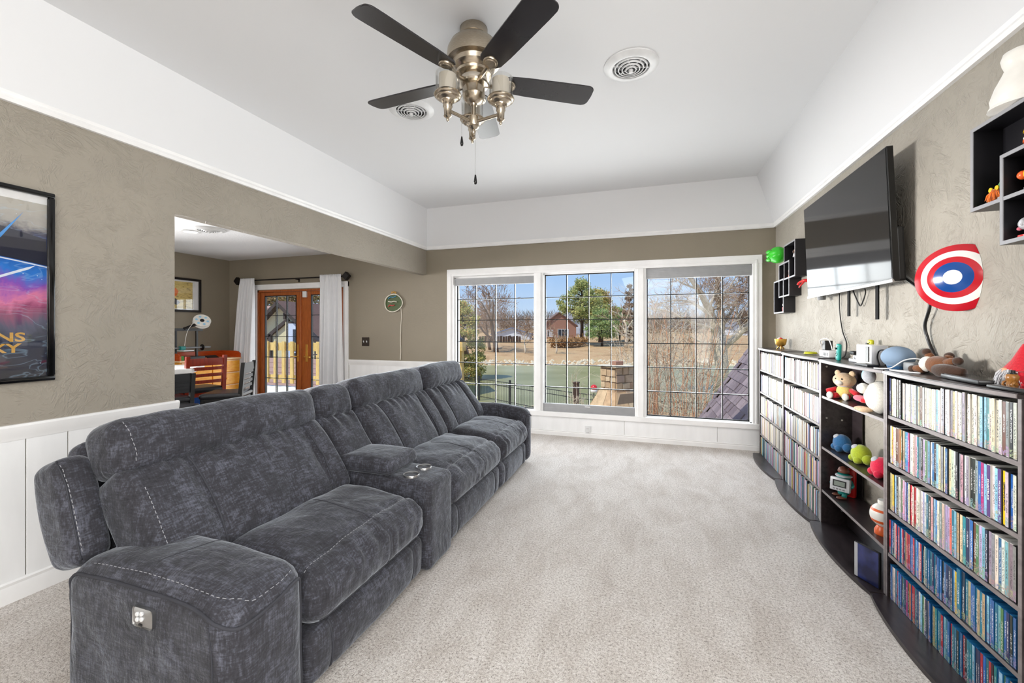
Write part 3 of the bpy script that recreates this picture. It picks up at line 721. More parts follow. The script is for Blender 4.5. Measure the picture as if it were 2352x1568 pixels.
def back(y0, y1, n, zt=1.0, seams=(-.45, .5), lumb=True, x_off=0):
    cy, hy = (y0+y1)/2, (y1-y0)/2
    mh = rotm('Y', -14); ml = rotm('Y', -36)
    def fh(p, u):
        q = p.copy(); q.x += max(0, u.x)*.03*(1-u.z**2)*(1-u.y**4); q.z += max(0, u.z)*.014*(1-u.y**2)
        q += Vector((wob(p, .014, 5, n), 0, wob(p, .01, 6, n+2)))
        e_ = max(0, -u.z-.3); q.x += max(0, u.x)*.012*e_*math.sin(p.y*80+4*noise.noise(Vector((p.y*6, n, 0))))
        return q
    h = obj('headrest', rbox(B(), (-2.028+x_off, cy, zt-.1), (.118, hy-.003, .114), .066, mat=mh, fn=fh, nf=(8, 34, 8)), V, sofa, smooth=180)
    def fl(p, u):
        q = p.copy(); pan = sorted([-1]+list(seams)+[1]); bul = 0
        yc = u.y+.12*(u.z) * (1 if False else 0)
        for a, c in zip(pan, pan[1:]):
            if a <= yc <= c: t_ = (yc-a)/(c-a)*2-1; bul = 1-t_**6
        q.x += max(0, u.x)*(.045*(1-u.z**4)*(.35+.65*bul)-.0)
        q.x += max(0, u.x)*.012*math.sin(p.y*70+5*noise.noise(Vector((p.y*5, n, p.z*3))))*max(0, u.z)**2
        q += Vector((wob(p, .014, 5, n+7), 0, 0))
        return q
    lc = Vector((-1.875+x_off, cy, .6)); hz = .24
    l_ = obj('lumbar_cushion', rbox(B(), lc, (.1, hy-.002, hz), .042, mat=ml, fn=fl, nf=(6, 44, 16)), V, sofa, smooth=180)
    for sm in seams:
        pts = []
        for k in range(9):
            z = .93-.232*k; y = sm*hy+(.02*math.sin(PI*k/8))
            x = .1+.045*(1-z**4)*.35+.006
            if abs(z) > .75: x -= .06*(abs(z)-.75)
            pts.append((ml @ Vector((x, y, z*hz)))+lc)
        piping(l_, pts, .0045, n=3)
    return h, l_
seat(1.25, 2.085, 1); seat(2.4, 3.345, 2); seat(3.35, 4.13, 3)
h1, l1 = back(1.055, 2.075, 1, .995, (-.52, .72)); back(2.085, 2.405, 2, .985, (), x_off=-.015); back(2.415, 3.345, 3, 1.005, (-.5, .62)); back(3.355, 4.15, 4, 1.02, (-.5, .62))
stitches(h1, [(-1.86, 1.1, .85), (-1.86, 1.1, .9), (-1.9, 1.1, .96), (-1.96, 1.1, 1.02)], .02, .012)
stitches(l1, [(-1.84, 1.1, .79), (-1.77, 1.1, .68), (-1.7, 1.1, .56), (-1.64, 1.1, .47)], .02, .012)
# outer shell of the back, with the side wing that shows past the near arm
mw = rotm('Y', -20)
def fw(p, u):
    q = p.copy(); q.x += .02*(1-u.z**2)*u.x; q.y -= .008*(1-u.z**2)*max(0, -u.y); return q
wing = obj('back_wing', rbox(B(), (-2.105, 1.02, .68), (.085, .06, .205), .045, mat=mw, fn=fw, nf=(6, 5, 12)), V, sofa, smooth=180)
stitches(wing, [(-2.1, .966, .9), (-2.035, .97, .82), (-1.98, .97, .68), (-1.945, .972, .56)], .02, .012)
piping(wing, [(-2.12, .963, .905), (-2.05, .964, .83), (-1.99, .963, .68), (-1.95, .965, .53)], .003, name='seam')
obj('back_wing', rbox(B(), (-2.105, 4.22, .69), (.085, .06, .205), .045, mat=mw, fn=fw, nf=(6, 5, 12)), V, sofa, smooth=180)
obj('back_shell', rbox(B(), (-2.17, 2.62, .62), (.07, 1.53, .3), .05, mat=mw, nf=(3, 10, 6)), V, sofa, smooth=180)
# console
def fc(p, u):
    q = p.copy(); q.z += max(0, u.z)*(.0-.02*max(0, u.x)**2); q += Vector((wob(p, .004, 8, 9)*u.x, 0, 0)); return q
con = obj('console', rbox(B(), (-1.45, 2.243, .275), (.285, .148, .255), .035, fn=fc, nf=(14, 8, 10)), V, sofa, smooth=180)
def flid(p, u):
    q = p.copy(); q.z += max(0, u.z)*.014*(1-u.x**2)*(1-u.y**4); return q
lid = obj('console_lid', rbox(B(), (-1.61, 2.235, .577), (.2, .16, .045), .04, fn=flid, nf=(10, 8, 3)), V, sofa, smooth=180)
piping(lid, [(-1.8, 2.075, .55), (-1.6, 2.073, .55), (-1.44, 2.08, .55), (-1.408, 2.12, .55), (-1.407, 2.235, .55), (-1.41, 2.36, .55)], .004)
for y in (2.165, 2.31):
    r = .046
    ch = obj('cup_holder', lathe(B(), [(r*.8, .45), (r*.86, .535), (r*1.02, .537), (r*1.06, .533), (r*1.0, .5), (r*.9, .44), (0, .44), (0, .446), (r*.75, .446)], (-1.325, y, 0), 32), 'steel', con, smooth=40)
# ------------------------------------------------------------------ bookcases
UX0, SIDE = 1.15, .018
UB = [5.262, 4.402, 3.522, 2.652, 1.815]
def bookcase(label, ya, yb, shelves, zt, bottom=True, stub=False):
    """ya > yb; front at UX0, bowed top and base"""
    t = thing('bookcase', label, 'bookcase', (1.25, (ya+yb)/2, 0), 'bookcases along the right wall')
    n = 14; xs = UX0
    def bow(d0, d1, z0, z1, name, m):
        pts = [(XR-.012, ya-.001), (XR-.012, yb+.001)]
        for i in range(n+1): u = i/n; pts.append((xs-d0-d1*(1-(2*u-1)**2), yb+.001+(ya-yb-.002)*u))
        b = prism(B(), pts, 'z', z0, z1); bmesh.ops.bevel(b, geom=[e for e in b.edges if abs(e.verts[0].co.z-e.verts[1].co.z) < 1e-6], offset=min(.005, (z1-z0)*.3), segments=2, affect='EDGES')
        return obj(name, b, m, t, smooth=35)
    bow(.012, .03, zt-.02, zt, 'top_board', 'espresso'); bow(.065, .045, .0, .022, 'base_board', 'espresso')
    # pale front edge of the top board
    pts = [(xs-.013-.03*(1-(2*i/n-1)**2), yb+.002+(ya-yb-.004)*i/n) for i in range(n+1)]
    b = prism(B(), [(x-.0025, y) for x, y in pts]+[(x+.001, y) for x, y in pts[::-1]], 'z', zt-.017, zt-.004); obj('edge_band', b, 'espresso_edge', t)
    for y in (ya-SIDE, yb):
        p = obj('side_panel', bx(xs, XR-.012, y+.0005, y+SIDE-.0005, .022, zt-.02), 'espresso', t)
        obj('edge_band', bx(xs-.0015, xs, y+.002, y+SIDE-.002, .022, zt-.021), 'espresso_edge', p)
        if stub and y != yb:
            b = B()
            for x in (xs+.03, xs+.12):
                for k in range(26): tube(b, [(x, y+.0002, .16+.036*k), (x, y-.0008, .16+.036*k)], .003, 6)
            obj('peg_hole', b, 'black_plastic', p, kind='stuff')
            for (x, z) in ((xs+.03, .76), (xs+.12, .75), (xs+.12, .12), (xs+.03, 1.12)): obj('shelf_peg', lathe(B(), [(0, 0), (.006, 0), (.006, .008), (0, .008)], seg=10, mat=T3(x, y, z) @ rotm('X', 90)), 'steel', p)
    for z in shelves:
        p = obj('shelf', bx(xs+.004, XR-.012, yb+SIDE, ya-SIDE, z-.018, z), 'espresso', t)
        obj('edge_band', bx(xs+.0025, xs+.004, yb+SIDE, ya-SIDE, z-.017, z-.001), 'espresso_edge', p)
    if stub:
        obj('back_panel', bx(XR-.018, XR-.012, ya-SIDE-.14, ya-SIDE, .022, zt-.02), 'espresso', t)
        obj('kick_board', bx(XR-.05, XR-.035, yb+SIDE, ya-SIDE, .022, .11), 'espresso', t)
    return t
LV = [.247, .468, .705, .945]
ZTOP = 1.172
bookcase('dark bookcase full of pale disc cases beside the front window', UB[0], UB[1], LV, ZTOP+.01)
bookcase('dark bookcase of disc cases between the window one and the toy one', UB[1], UB[2], LV, ZTOP+.005)
bookcase('dark open bookcase holding plush toys with mostly empty shelves', UB[2], UB[3], [.258, .56, .916], ZTOP, stub=True)
bookcase('nearest dark bookcase packed with bright disc cases', UB[3], UB[4], LV, ZTOP)

# ---- disc cases
s = N('case_plastic'); oi = s.n('ShaderNodeObjectInfo'); s.set(oi.outputs['Color'], .25)
s = N('case_sleeve'); oi = s.n('ShaderNodeObjectInfo'); tc = s.n('ShaderNodeTexCoord'); sx = s.n('ShaderNodeSeparateXYZ'); s.l(tc.outputs['Object'], sx.inputs[0])
r_ = oi.outputs['Random']
cx = s.n('ShaderNodeCombineXYZ'); s.l(s.math('MULTIPLY', r_, 91), cx.inputs[0]); s.l(s.math('MULTIPLY', sx.outputs['Y'], 2.2), cx.inputs[1]); s.l(s.math('MULTIPLY', sx.outputs['Z'], 40), cx.inputs[2])
letters = s.ramp(s.noise(1.6, 3, cx.outputs[0], .7), [(.5, (0, 0, 0, 1)), (.53, (1, 1, 1, 1))])
mid = s.math('LESS_THAN', s.math('ABSOLUTE', sx.outputs['Y']), .19)
span = s.math('LESS_THAN', s.math('ABSOLUTE', s.math('SUBTRACT', sx.outputs['Z'], s.math('ADD', .42, s.math('MULTIPLY', r_, .2)))), s.math('ADD', .14, s.math('MULTIPLY', s.math('FRACT', s.math('MULTIPLY', r_, 37)), .2)))
mask = s.math('MULTIPLY', s.math('MULTIPLY', letters, mid), span)
hue = s.n('ShaderNodeCombineColor', mode='HSV'); s.l(s.math('FRACT', s.math('MULTIPLY', r_, 17)), hue.inputs[0]); hue.inputs[1].default_value = .45; hue.inputs[2].default_value = .42
blot = s.ramp(s.noise(.9, 3, cx.outputs[0], .6), [(.46, (0, 0, 0, 1)), (.52, (1, 1, 1, 1))])
low = s.math('LESS_THAN', sx.outputs['Z'], s.math('ADD', .1, s.math('MULTIPLY', s.math('FRACT', s.math('MULTIPLY', r_, 7)), .14)))
inkv = s.math('GREATER_THAN', oi.outputs['Alpha'], .5); ink = s.n('ShaderNodeCombineColor'); 
for i in range(3): s.l(s.math('ADD', .03, s.math('MULTIPLY', inkv, .75)), ink.inputs[i])
cloud = s.ramp(s.noise(.35, 4, cx.outputs[0], .6), [(.35, (.8, .8, .8, 1)), (.65, (1.12, 1.12, 1.12, 1))])
col = s.mix(1, oi.outputs['Color'], cloud, 'MULTIPLY')
col = s.mix(s.math('MULTIPLY', s.math('MULTIPLY', blot, low), .85), col, hue.outputs[0]); col = s.mix(mask, col, ink.outputs[0])
s.set(col, .28)
unit_case = bpy.data.meshes.new('disc_case'); b = B()
box(b, 0, 1, -.5, .5, 0, 1); b.to_mesh(unit_case); b.free(); unit_case.materials.append(MATS['case_plastic'])
unit_sleeve = bpy.data.meshes.new('cover_sleeve'); b = B(); box(b, -.006, .004, -.47, .47, .01, .99); b.to_mesh(unit_sleeve); b.free(); unit_sleeve.materials.append(MATS['case_sleeve'])
plain_sleeve = unit_sleeve.copy(); plain_sleeve.materials.clear(); plain_sleeve.materials.append(MATS['case_plastic'])
ORD = 'first second third fourth fifth sixth seventh eighth ninth tenth eleventh twelfth thirteenth fourteenth fifteenth sixteenth seventeenth eighteenth nineteenth'.split()
TEN = {2: 'twent', 3: 'thirt', 4: 'fort', 5: 'fift', 6: 'sixt', 7: 'sevent'}
def ordinal(n):
    if n < 20: return ORD[n-1]
    t_, u = divmod(n, 10); return TEN[t_]+'ieth' if u == 0 else TEN[t_]+'y-'+ORD[u-1]
PAL = {
 'white': (230, 225, 214), 'cream': (226, 210, 180), 'grey': (150, 150, 154), 'black': (28, 28, 32), 'navy': (30, 42, 86), 'blue': (40, 108, 176), 'teal': (26, 120, 138), 'light blue': (140, 190, 214),
 'red': (184, 34, 48), 'pink': (226, 164, 176), 'magenta': (178, 40, 110), 'purple': (92, 56, 122), 'lilac': (178, 168, 204), 'yellow': (240, 200, 44), 'orange': (224, 122, 54), 'green': (70, 124, 76), 'brown': (110, 62, 46), 'olive': (96, 92, 52), 'tan': (200, 172, 128), 'coral': (232, 110, 92)}
def pick(weights, r): 
    k = r.uniform(0, sum(w for _, w in weights)); 
    for n_, w in weights:
        k -= w
        if k <= 0: return n_
    return weights[-1][0]
ROWS = [  # tier name, floor, palette, height range, thickness, plastic colours, forced runs
 ('top shelf', LV[3], [('white', 30), ('cream', 26), ('grey', 8), ('black', 5), ('pink', 3), ('light blue', 3), ('tan', 7), ('brown', 2), ('navy', 2)], .19, .0146, [(30, 30, 34), (226, 222, 214), (40, 40, 44)],
  {1: 'navy', 2: 'cream', 3: 'white', 4: 'white', 5: 'grey', 6: 'white', 36: 'grey', 43: 'light blue', 44: 'teal', 50: 'grey', 51: 'black', 53: 'black', 54: 'tan'}),
 ('second shelf down', LV[2], [('white', 18), ('grey', 14), ('light blue', 9), ('lilac', 9), ('black', 8), ('teal', 4), ('blue', 4), ('pink', 4), ('cream', 6)], .19, .0146, [(34, 34, 38), (226, 224, 218), (60, 60, 64)],
  {1: 'white', 2: 'yellow', 3: 'pink', 4: 'white', 5: 'brown', 6: 'orange', 7: 'olive', 8: 'cream', 9: 'teal', 10: 'blue', 11: 'magenta', 12: 'white', 13: 'cream', 14: 'pink', 15: 'teal', 16: 'grey', 17: 'black', 18: 'lilac', 19: 'green', 36: 'grey', 37: 'black', 38: 'black', 39: 'grey', 40: 'blue', 41: 'magenta', 42: 'light blue', 43: 'purple', 44: 'white', 45: 'light blue', 46: 'purple', 47: 'yellow'}),
 ('third shelf down', LV[1], [('white', 16), ('lilac', 8), ('blue', 8), ('light blue', 7), ('teal', 6), ('pink', 5), ('green', 5), ('grey', 8), ('navy', 4), ('tan', 4)], .19, .0146, [(34, 34, 38), (214, 212, 208)],
  {1: 'cream', 2: 'tan', 3: 'yellow', 4: 'light blue', 5: 'black', 6: 'white', 7: 'white', 8: 'green', 9: 'pink', 10: 'lilac', 11: 'blue', 12: 'cream', 13: 'red', 14: 'white', 15: 'red', 16: 'white', 17: 'white', 18: 'white', 19: 'lilac', 20: 'white', 21: 'teal', 22: 'black', 23: 'pink', 24: 'light blue', 25: 'blue', 26: 'white', 27: 'grey', 28: 'cream', 29: 'lilac', 30: 'lilac', 31: 'coral', 32: 'teal', 33: 'light blue', 34: 'tan', 35: 'cream', 36: 'teal', 37: 'navy', 38: 'blue', 39: 'brown', 40: 'green', 41: 'lilac', 42: 'light blue', 43: 'navy', 44: 'grey', 45: 'grey', 46: 'white'}),
 ('fourth shelf down', LV[0], [('blue', 20), ('teal', 14), ('navy', 14), ('light blue', 10), ('red', 9), ('black', 8), ('white', 4), ('tan', 4), ('green', 4), ('yellow', 2), ('pink', 2)], .172, .0128, [(34, 104, 158), (40, 116, 170), (24, 80, 128)], {1: 'red', 2: 'blue', 3: 'navy', 7: 'red', 9: 'red', 11: 'tan'}),
 ('bottom board', .022, [('blue', 22), ('teal', 14), ('navy', 10), ('red', 12), ('light blue', 10), ('black', 7), ('white', 6), ('tan', 3), ('green', 3), ('orange', 2), ('magenta', 2)], .172, .0128, [(34, 104, 158), (40, 116, 170), (24, 80, 128)],
  {1: 'black', 2: 'blue', 3: 'white', 4: 'white', 5: 'teal', 6: 'red', 7: 'blue', 11: 'navy', 12: 'magenta', 13: 'olive', 14: 'orange', 15: 'red', 16: 'red'})]
def titled(o, txt, y, z, col, size):
    me = text_mesh(txt, size, .0004, True); me.materials.append(MATS[col])
    t_ = link('lettering', me); t_.matrix_world = Matrix(((0, 0, -1, o.location.x-.0022), (0, -1, 0, y), (-1, 0, 0, z), (0, 0, 0, 1)))
    t_.parent = o; t_.matrix_parent_inverse = Matrix.LocRotScale(o.location, None, o.scale).inverted()
flat('ink_white', (235, 235, 235), .4, var=.01); flat('ink_dark', (40, 34, 20), .4, var=.01); flat('ink_blue', (20, 96, 150), .4, var=.01)
n_cases = 0
for (tier, zf, pal, hh, th, plast, forced) in ROWS:
    r = random.Random(tier); y = UB[3]-SIDE-.004; k = 0; end = UB[4]+SIDE+.006; lean = 0
    items = []
    while True:
        k += 1
        w = th*r.choice((1, 1, 1, 1, .98, 1.02)) if hh > .18 else th*r.choice((1, 1, 1, .97, 1.12))
        hgt = hh*r.uniform(.985, 1.0)
        nm = forced.get(k) or pick(pal, r)
        if tier.startswith('second') and k == 5: w, hgt = .024, .19
        if tier.startswith('second') and k == 12: w = .026
        if tier.startswith('second') and k in (43, 44, 46, 47): w = .0165
        if tier.startswith('third') and k in (36, 37, 38, 39): w = .018
        if tier.startswith('top') and 7 <= k <= 26: hgt *= .94
        if tier.startswith('fourth') and k in (38, 39): w, hgt = .02, .19
        if y-w < end: break
        items.append((nm, y-w/2, w-.0008, hgt, r.choice(plast), r.uniform(0, .006))); y -= w+.0004
    for k, (nm, yc, w, hgt, pc, dx) in enumerate(items, 1):
        c = bpy.data.objects.new('disc_case', unit_case); COL.objects.link(c)
        c.location = (UX0+.006+dx, yc, zf+.0003); c.scale = (.135, w, hgt); c.color = srgb(*pc)
        if pc[0] < 40 and nm in ('white', 'cream') and hh > .18 and r.random() < .5: c.color = srgb(228, 226, 220)
        tag(c, '%s disc case, %s from left on the %s, nearest bookcase' % (nm, ordinal(k), tier), 'disc case', 'disc cases on the %s' % tier)
        sl = bpy.data.objects.new('cover_sleeve', unit_sleeve); COL.objects.link(sl); sl.parent = c
        cc = PAL[nm]; j = r.uniform(.86, 1.1); cc = tuple(max(8, min(246, x*j+r.uniform(-10, 10))) for x in cc)
        dark = sum(cc) < 400; sl.color = (*srgb(*cc)[:3], 1.0 if dark else 0.0)
        n_cases += 1
        for (tt, kk, txt, colr, sz) in (('second', 43, 'STARSTRUCK', 'ink_white', .0125), ('second', 47, 'LEMONADE MOUTH', 'ink_dark', .0105)):
            if tier.startswith(tt) and k == kk: sl.data = plain_sleeve; titled(c, txt, yc, zf+.1, colr, sz)

# the many more cases on the two bookcases by the window: one object
s = N('case_many'); at = s.n('ShaderNodeAttribute'); at.attribute_name = 'Col'; s.set(at.outputs['Color'], .35)
def case_mass():
    vs, fs, cols = [], [], []
    r = random.Random(4)
    light_p = [('white', 30), ('cream', 20), ('grey', 6), ('lilac', 7), ('pink', 5), ('black', 4), ('light blue', 5), ('tan', 5), ('red', 2), ('blue', 2), ('yellow', 1)]
    bright = [('white', 14), ('lilac', 8), ('light blue', 9), ('pink', 6), ('magenta', 4), ('navy', 5), ('teal', 6), ('green', 3), ('yellow', 3), ('black', 5), ('red', 4), ('blue', 6)]
    for ui in (0, 1):
        for ti, zf in enumerate([LV[3], LV[2], LV[1], LV[0], .022]):
            y = UB[ui]-SIDE-.004; pal = light_p if ti < 3 or (ui == 0 and ti == 3) else bright
            while y-.015 > UB[ui+1]+SIDE+.004:
                w = .0144; h = .19*r.uniform(.96, 1) * (.93 if r.random() < .15 else 1); nm = pick(pal, r)
                x0 = UX0+.005+r.uniform(0, .006); c = PAL[nm]; j = r.uniform(.85, 1.08); c = srgb(*[max(0, min(250, q*j)) for q in c])
                top = srgb(*((38, 40, 48) if r.random() < .4 else (216, 213, 206)))
                i0 = len(vs); vs += [(x, yy, z) for x in (x0, x0+.135) for yy in (y-w, y-.0008) for z in (zf+.0004, zf+h)]
                for f in ((0, 1, 3, 2), (4, 6, 7, 5), (0, 4, 5, 1), (2, 3, 7, 6), (0, 2, 6, 4), (1, 5, 7, 3)): fs.append([i0+q for q in f])
                # spine split into two bands so titles read as separate blocks
                cols += [c, top, top, top, top, top]; y -= w+.0003
    me = bpy.data.meshes.new('disc_cases'); me.from_pydata(vs, [], fs); at = me.color_attributes.new('Col', 'FLOAT_COLOR', 'CORNER')
    for p in me.polygons:
        for li in p.loop_indices: at.data[li].color = cols[p.index]
    me.materials.append(MATS['case_many']); o = link('disc_cases', me); o['kind'] = 'stuff'
    tag(o, 'rows of mostly pale disc cases filling the two bookcases by the window', 'disc cases')
case_mass()
# ------------------------------------------------------------------ things on top of the bookcases
ZT_ = ZTOP+.0005
def fuzzy(name, rgb, st=.5):
    if name in MATS: return name
    s = N(name); c = srgb(*rgb); v = s.coords(); n_ = s.noise(140, 3, v, .7)
    s.set(s.ramp(n_, [(.3, tuple(x*.82 for x in c[:3])+(1,)), (.7, tuple(min(1, x*1.12) for x in c[:3])+(1,))]), .95, 0, Sheen_Weight=.3); s.bump(n_, st, .004); return name
for nm, c in (('plush_beige', (226, 196, 160)), ('plush_yellow', (226, 200, 118)), ('plush_red', (204, 26, 40)), ('plush_white', (228, 224, 214)), ('plush_pink', (226, 120, 140)), ('plush_brown', (112, 66, 30)), ('plush_dark', (62, 38, 22)), ('plush_blue', (34, 92, 140)), ('plush_green', (164, 180, 40)), ('plush_crimson', (206, 20, 62)), ('plush_grey', (176, 178, 184)), ('felt_red', (196, 20, 40)), ('felt_green', (70, 140, 60)), ('hair_white', (222, 222, 226)), ('hair_orange', (236, 120, 30))): fuzzy(nm, c)
for nm, c, r in (('toy_white', (232, 230, 224), .3), ('toy_orange', (226, 96, 34), .3), ('toy_yellow', (240, 190, 30), .25), ('toy_red', (204, 34, 34), .3), ('toy_teal', (24, 128, 122), .4), ('toy_brown', (110, 62, 46), .4), ('toy_green', (50, 190, 40), .3), ('toy_silver', (188, 190, 194), .3), ('console_teal', (24, 150, 140), .4), ('console_lime', (196, 196, 30), .4), ('lcd_grey', (128, 138, 130), .3), ('speaker_fabric', (126, 148, 172), .9), ('gold_bronze', (150, 100, 44), .3), ('skin_tan', (226, 176, 140), .6), ('ear_blue', (168, 204, 224), .9)): flat(nm, c, r)
# brass goblet
t = thing('brass_goblet', 'small brass footed bowl with red and white sweets beside the front window', 'bowl', (1.26, 4.9, ZTOP+.01))
obj('bowl', lathe(B(), [(0, .03), (.03, .034), (.045, .05), (.052, .085), (.054, .105), (.05, .105), (.047, .08), (.03, .05), (0, .045)], (1.26, 4.9, ZTOP+.008), 28), 'brass', t, smooth=50)
b = B()
for k in range(3):
    a = 2.1*k+.4; tube(b, [(1.26+.012*math.cos(a), 4.9+.012*math.sin(a), ZTOP+.042), (1.26+.035*math.cos(a), 4.9+.035*math.sin(a), ZTOP+.012)], .006, 6)
obj('foot', b, 'brass', t, smooth=60)
b = B(); w_ = B()
for k in range(7): ell(b if k % 2 else w_, (1.26+.024*math.cos(k*.9), 4.9+.024*math.sin(k*.9), ZTOP+.103+.006*(k % 3)), (.016, .016, .013), 10, 6)
obj('red_sweet', b, 'toy_red', t, smooth=180, kind='stuff'); obj('white_sweet', w_, 'toy_white', t, smooth=180, kind='stuff')
o = obj('cable_coil', tb([(1.24+.045*math.cos(a*.5)*(1-.004*a), 4.0+.05*math.sin(a*.5)*(1-.004*a), ZTOP+.0115+.0012*a*.25) for a in range(44)], .004, 6), 'console_lime', smooth=180); tag(o, 'coil of pale yellow cable lying on the bookcase top', 'cable')
# charging strip with usb ports and plug
t = thing('power_strip', 'white power strip with four ports at the end of the pale bookcase', 'power strip', (1.27, 3.66, ZTOP+.005))
obj('strip_body', bx(1.22, 1.3, 3.58, 3.76, ZTOP+.006, ZTOP+.055, .006), 'white_plastic', t, smooth=40)
for k in range(4): obj('port', bx(1.2185, 1.2205, 3.6+.025*k, 3.612+.025*k, ZTOP+.018, ZTOP+.04), 'black_plastic', t)
o = obj('power_adapter', bx(1.235, 1.285, 3.69, 3.75, ZTOP+.0555, ZTOP+.125, .005), 'black_plastic'); tag(o, 'black plug adapter standing on the white power strip', 'adapter')
o = obj('plug_cable', tb(curve_pts([(1.24, 3.76, ZTOP+.07), (1.22, 3.74, ZTOP+.12), (1.23, 3.69, ZTOP+.14), (1.24, 3.63, ZTOP+.13), (1.25, 3.6, ZTOP+.058)], 6), .0035, 6), 'white_plastic', smooth=180); tag(o, 'short white cable looped over the plug adapter', 'cable')
# game controllers and dock
def joy(name, label, x, y, z, m, tilt, hgt=.105):
    t = thing(name, label, 'game controller', (x, y, z)); mt = T3(x, y, z) @ rotm('X', tilt)
    def fn(p, u): return p
    obj('shell', rbox(B(), (0, 0, 0), (.012, .021, hgt/2), .011, mat=mt @ T3(0, 0, hgt/2), nf=(3, 5, 10)), m, t, smooth=180)
    obj('stick', lathe(B(), [(0, 0), (.007, 0), (.006, .006), (.009, .009), (.008, .012), (0, .011)], seg=16, mat=mt @ T3(-.012, 0, hgt*.72) @ rotm('Y', -90)), 'black_plastic', t, smooth=60)
    for (dy, dz) in ((0, .012), (0, -.012), (.011, 0), (-.011, 0)):
        obj('button', lathe(B(), [(0, 0), (.004, 0), (.004, .003), (0, .0035)], seg=12, mat=mt @ T3(-.0118, dy, hgt*.4+dz) @ rotm('Y', -90)), 'black_plastic', t, smooth=60)
    for q, dy in ((.84, -.012), (.12, -.006)): obj('small_button', box(B(), -.0135, -.011, dy-.004, dy+.004, hgt*q-.003, hgt*q+.003, mat=mt), 'black_plastic', t)
    return t
joy('game_controller', 'teal hand-held game controller standing beside the power strip', 1.2, 3.36, ZT_, 'console_teal', 5, .112)
joy('game_controller', 'lime yellow game controller half hidden behind the white dock', 1.3, 3.17, ZTOP+.045, 'console_lime', 0, .1)
t = thing('charging_grip', 'grey and white charging grip between the teal controller and the dock', 'charging grip', (1.26, 3.22, ZT_))
b = B(); box(b, 1.225, 1.3, 3.14, 3.28, ZT_, ZTOP+.022, .006); box(b, 1.24, 1.32, 3.14, 3.26, ZTOP+.02, ZTOP+.046, .01); obj('grip_body', b, 'toy_silver', t, smooth=40)
b = B()
for k in range(3): box(b, 1.236, 1.241, 3.15+.04*k, 3.165+.04*k, ZTOP+.012, ZTOP+.036, .001)
obj('white_slot', b, 'white_plastic', t)
obj('black_rest', rbox(B(), (1.26, 3.25, ZTOP+.058), (.03, .03, .012), .01), 'black_plastic', t, smooth=180)
t = thing('console_dock', 'white game console dock with a black slot beside the round speaker', 'dock', (1.24, 3.02, ZT_))
b = B(); box(b, 1.205, 1.285, 2.95, 3.12, ZT_, ZTOP+.118, .006); obj('dock_body', b, 'toy_white', t, smooth=40)
obj('slot', bx(1.208, 1.2085+.055, 2.9475, 2.951, ZTOP+.012, ZTOP+.112, .001), 'black_gloss', t)
b = B(); box(b, 1.205, 1.285, 2.93, 2.949, ZT_, ZTOP+.116, .004); obj('dock_lip', b, 'toy_silver', t, smooth=40)
obj('dark_door', bx(1.2, 1.2055, 2.955, 2.99, ZTOP+.02, ZTOP+.108, .001), 'black_gloss', t)
obj('mark', box(box(B(), 1.2035, 1.2052, 3.036, 3.044, ZTOP+.05, ZTOP+.075), 1.2035, 1.2052, 3.047, 3.055, ZTOP+.05, ZTOP+.075), 'toy_silver', t)
o = obj('base_plate', bx(1.145, 1.2, 2.83, 2.98, ZT_, ZTOP+.012, .003), 'black_plastic'); tag(o, 'flat black charging plate in front of the white dock', 'charging plate')
o = obj('cable_loop', tb(curve_pts([(1.23, 2.9, ZT_+.004), (1.22, 2.9, ZTOP+.05), (1.22, 2.88, ZTOP+.088), (1.23, 2.84, ZTOP+.09), (1.24, 2.83, ZTOP+.05), (1.24, 2.86, ZT_+.006)], 6), .0045, 6), 'black_plastic', smooth=180); tag(o, 'loop of black cable between the dock and the round speaker', 'cable')
t = thing('smart_speaker', 'blue grey ball shaped speaker on the bookcase top', 'speaker', (1.24, 2.735, ZT_))
obj('fabric_ball', lathe(B(), [(.045, .014)]+[(.07*math.sin(a), .062-.056*math.cos(a)) for a in [.75+.12*i for i in range(20)]]+[(0, .118)], (1.24, 2.735, ZT_), 36), 'speaker_fabric', t, smooth=180)
obj('speaker_foot', lathe(B(), [(0, 0), (.04, 0), (.047, .016), (0, .016)], (1.24, 2.735, ZT_), 30), 'plush_blue', t, smooth=50)
t = thing('power_brick', 'grey power brick between the round speaker and the brown plush', 'power brick', (1.25, 2.59, ZT_))
obj('brick_body', bx(1.21, 1.28, 2.54, 2.63, ZT_, ZTOP+.045, .008), 'grey_plastic', t, smooth=40)
obj('prong', bx(1.28, 1.305, 2.56, 2.61, ZTOP+.01, ZTOP+.06, .006), 'black_plastic', t)
o = obj('white_cable', tb(curve_pts([(1.13, 2.72, ZT_+.003), (1.15, 2.68, ZT_+.004), (1.18, 2.66, ZTOP+.012), (1.22, 2.64, ZTOP+.05), (1.26, 2.62, ZTOP+.062), (1.3, 2.6, ZTOP+.05)], 6), .0035, 6), 'white_plastic', smooth=180); tag(o, 'white cable running from the shelf edge to the power brick', 'cable')
o = obj('white_cable', tb(curve_pts([(1.21, 2.56, ZT_+.0035), (1.17, 2.59, ZT_+.0035), (1.155, 2.62, ZT_+.0035), (1.15, 2.57, ZT_+.0035), (1.17, 2.5, ZT_+.0035), (1.2, 2.46, ZT_+.0035)], 6), .0035, 6), 'white_plastic', smooth=180); tag(o, 'white cable curled in front of the grey power brick', 'cable')
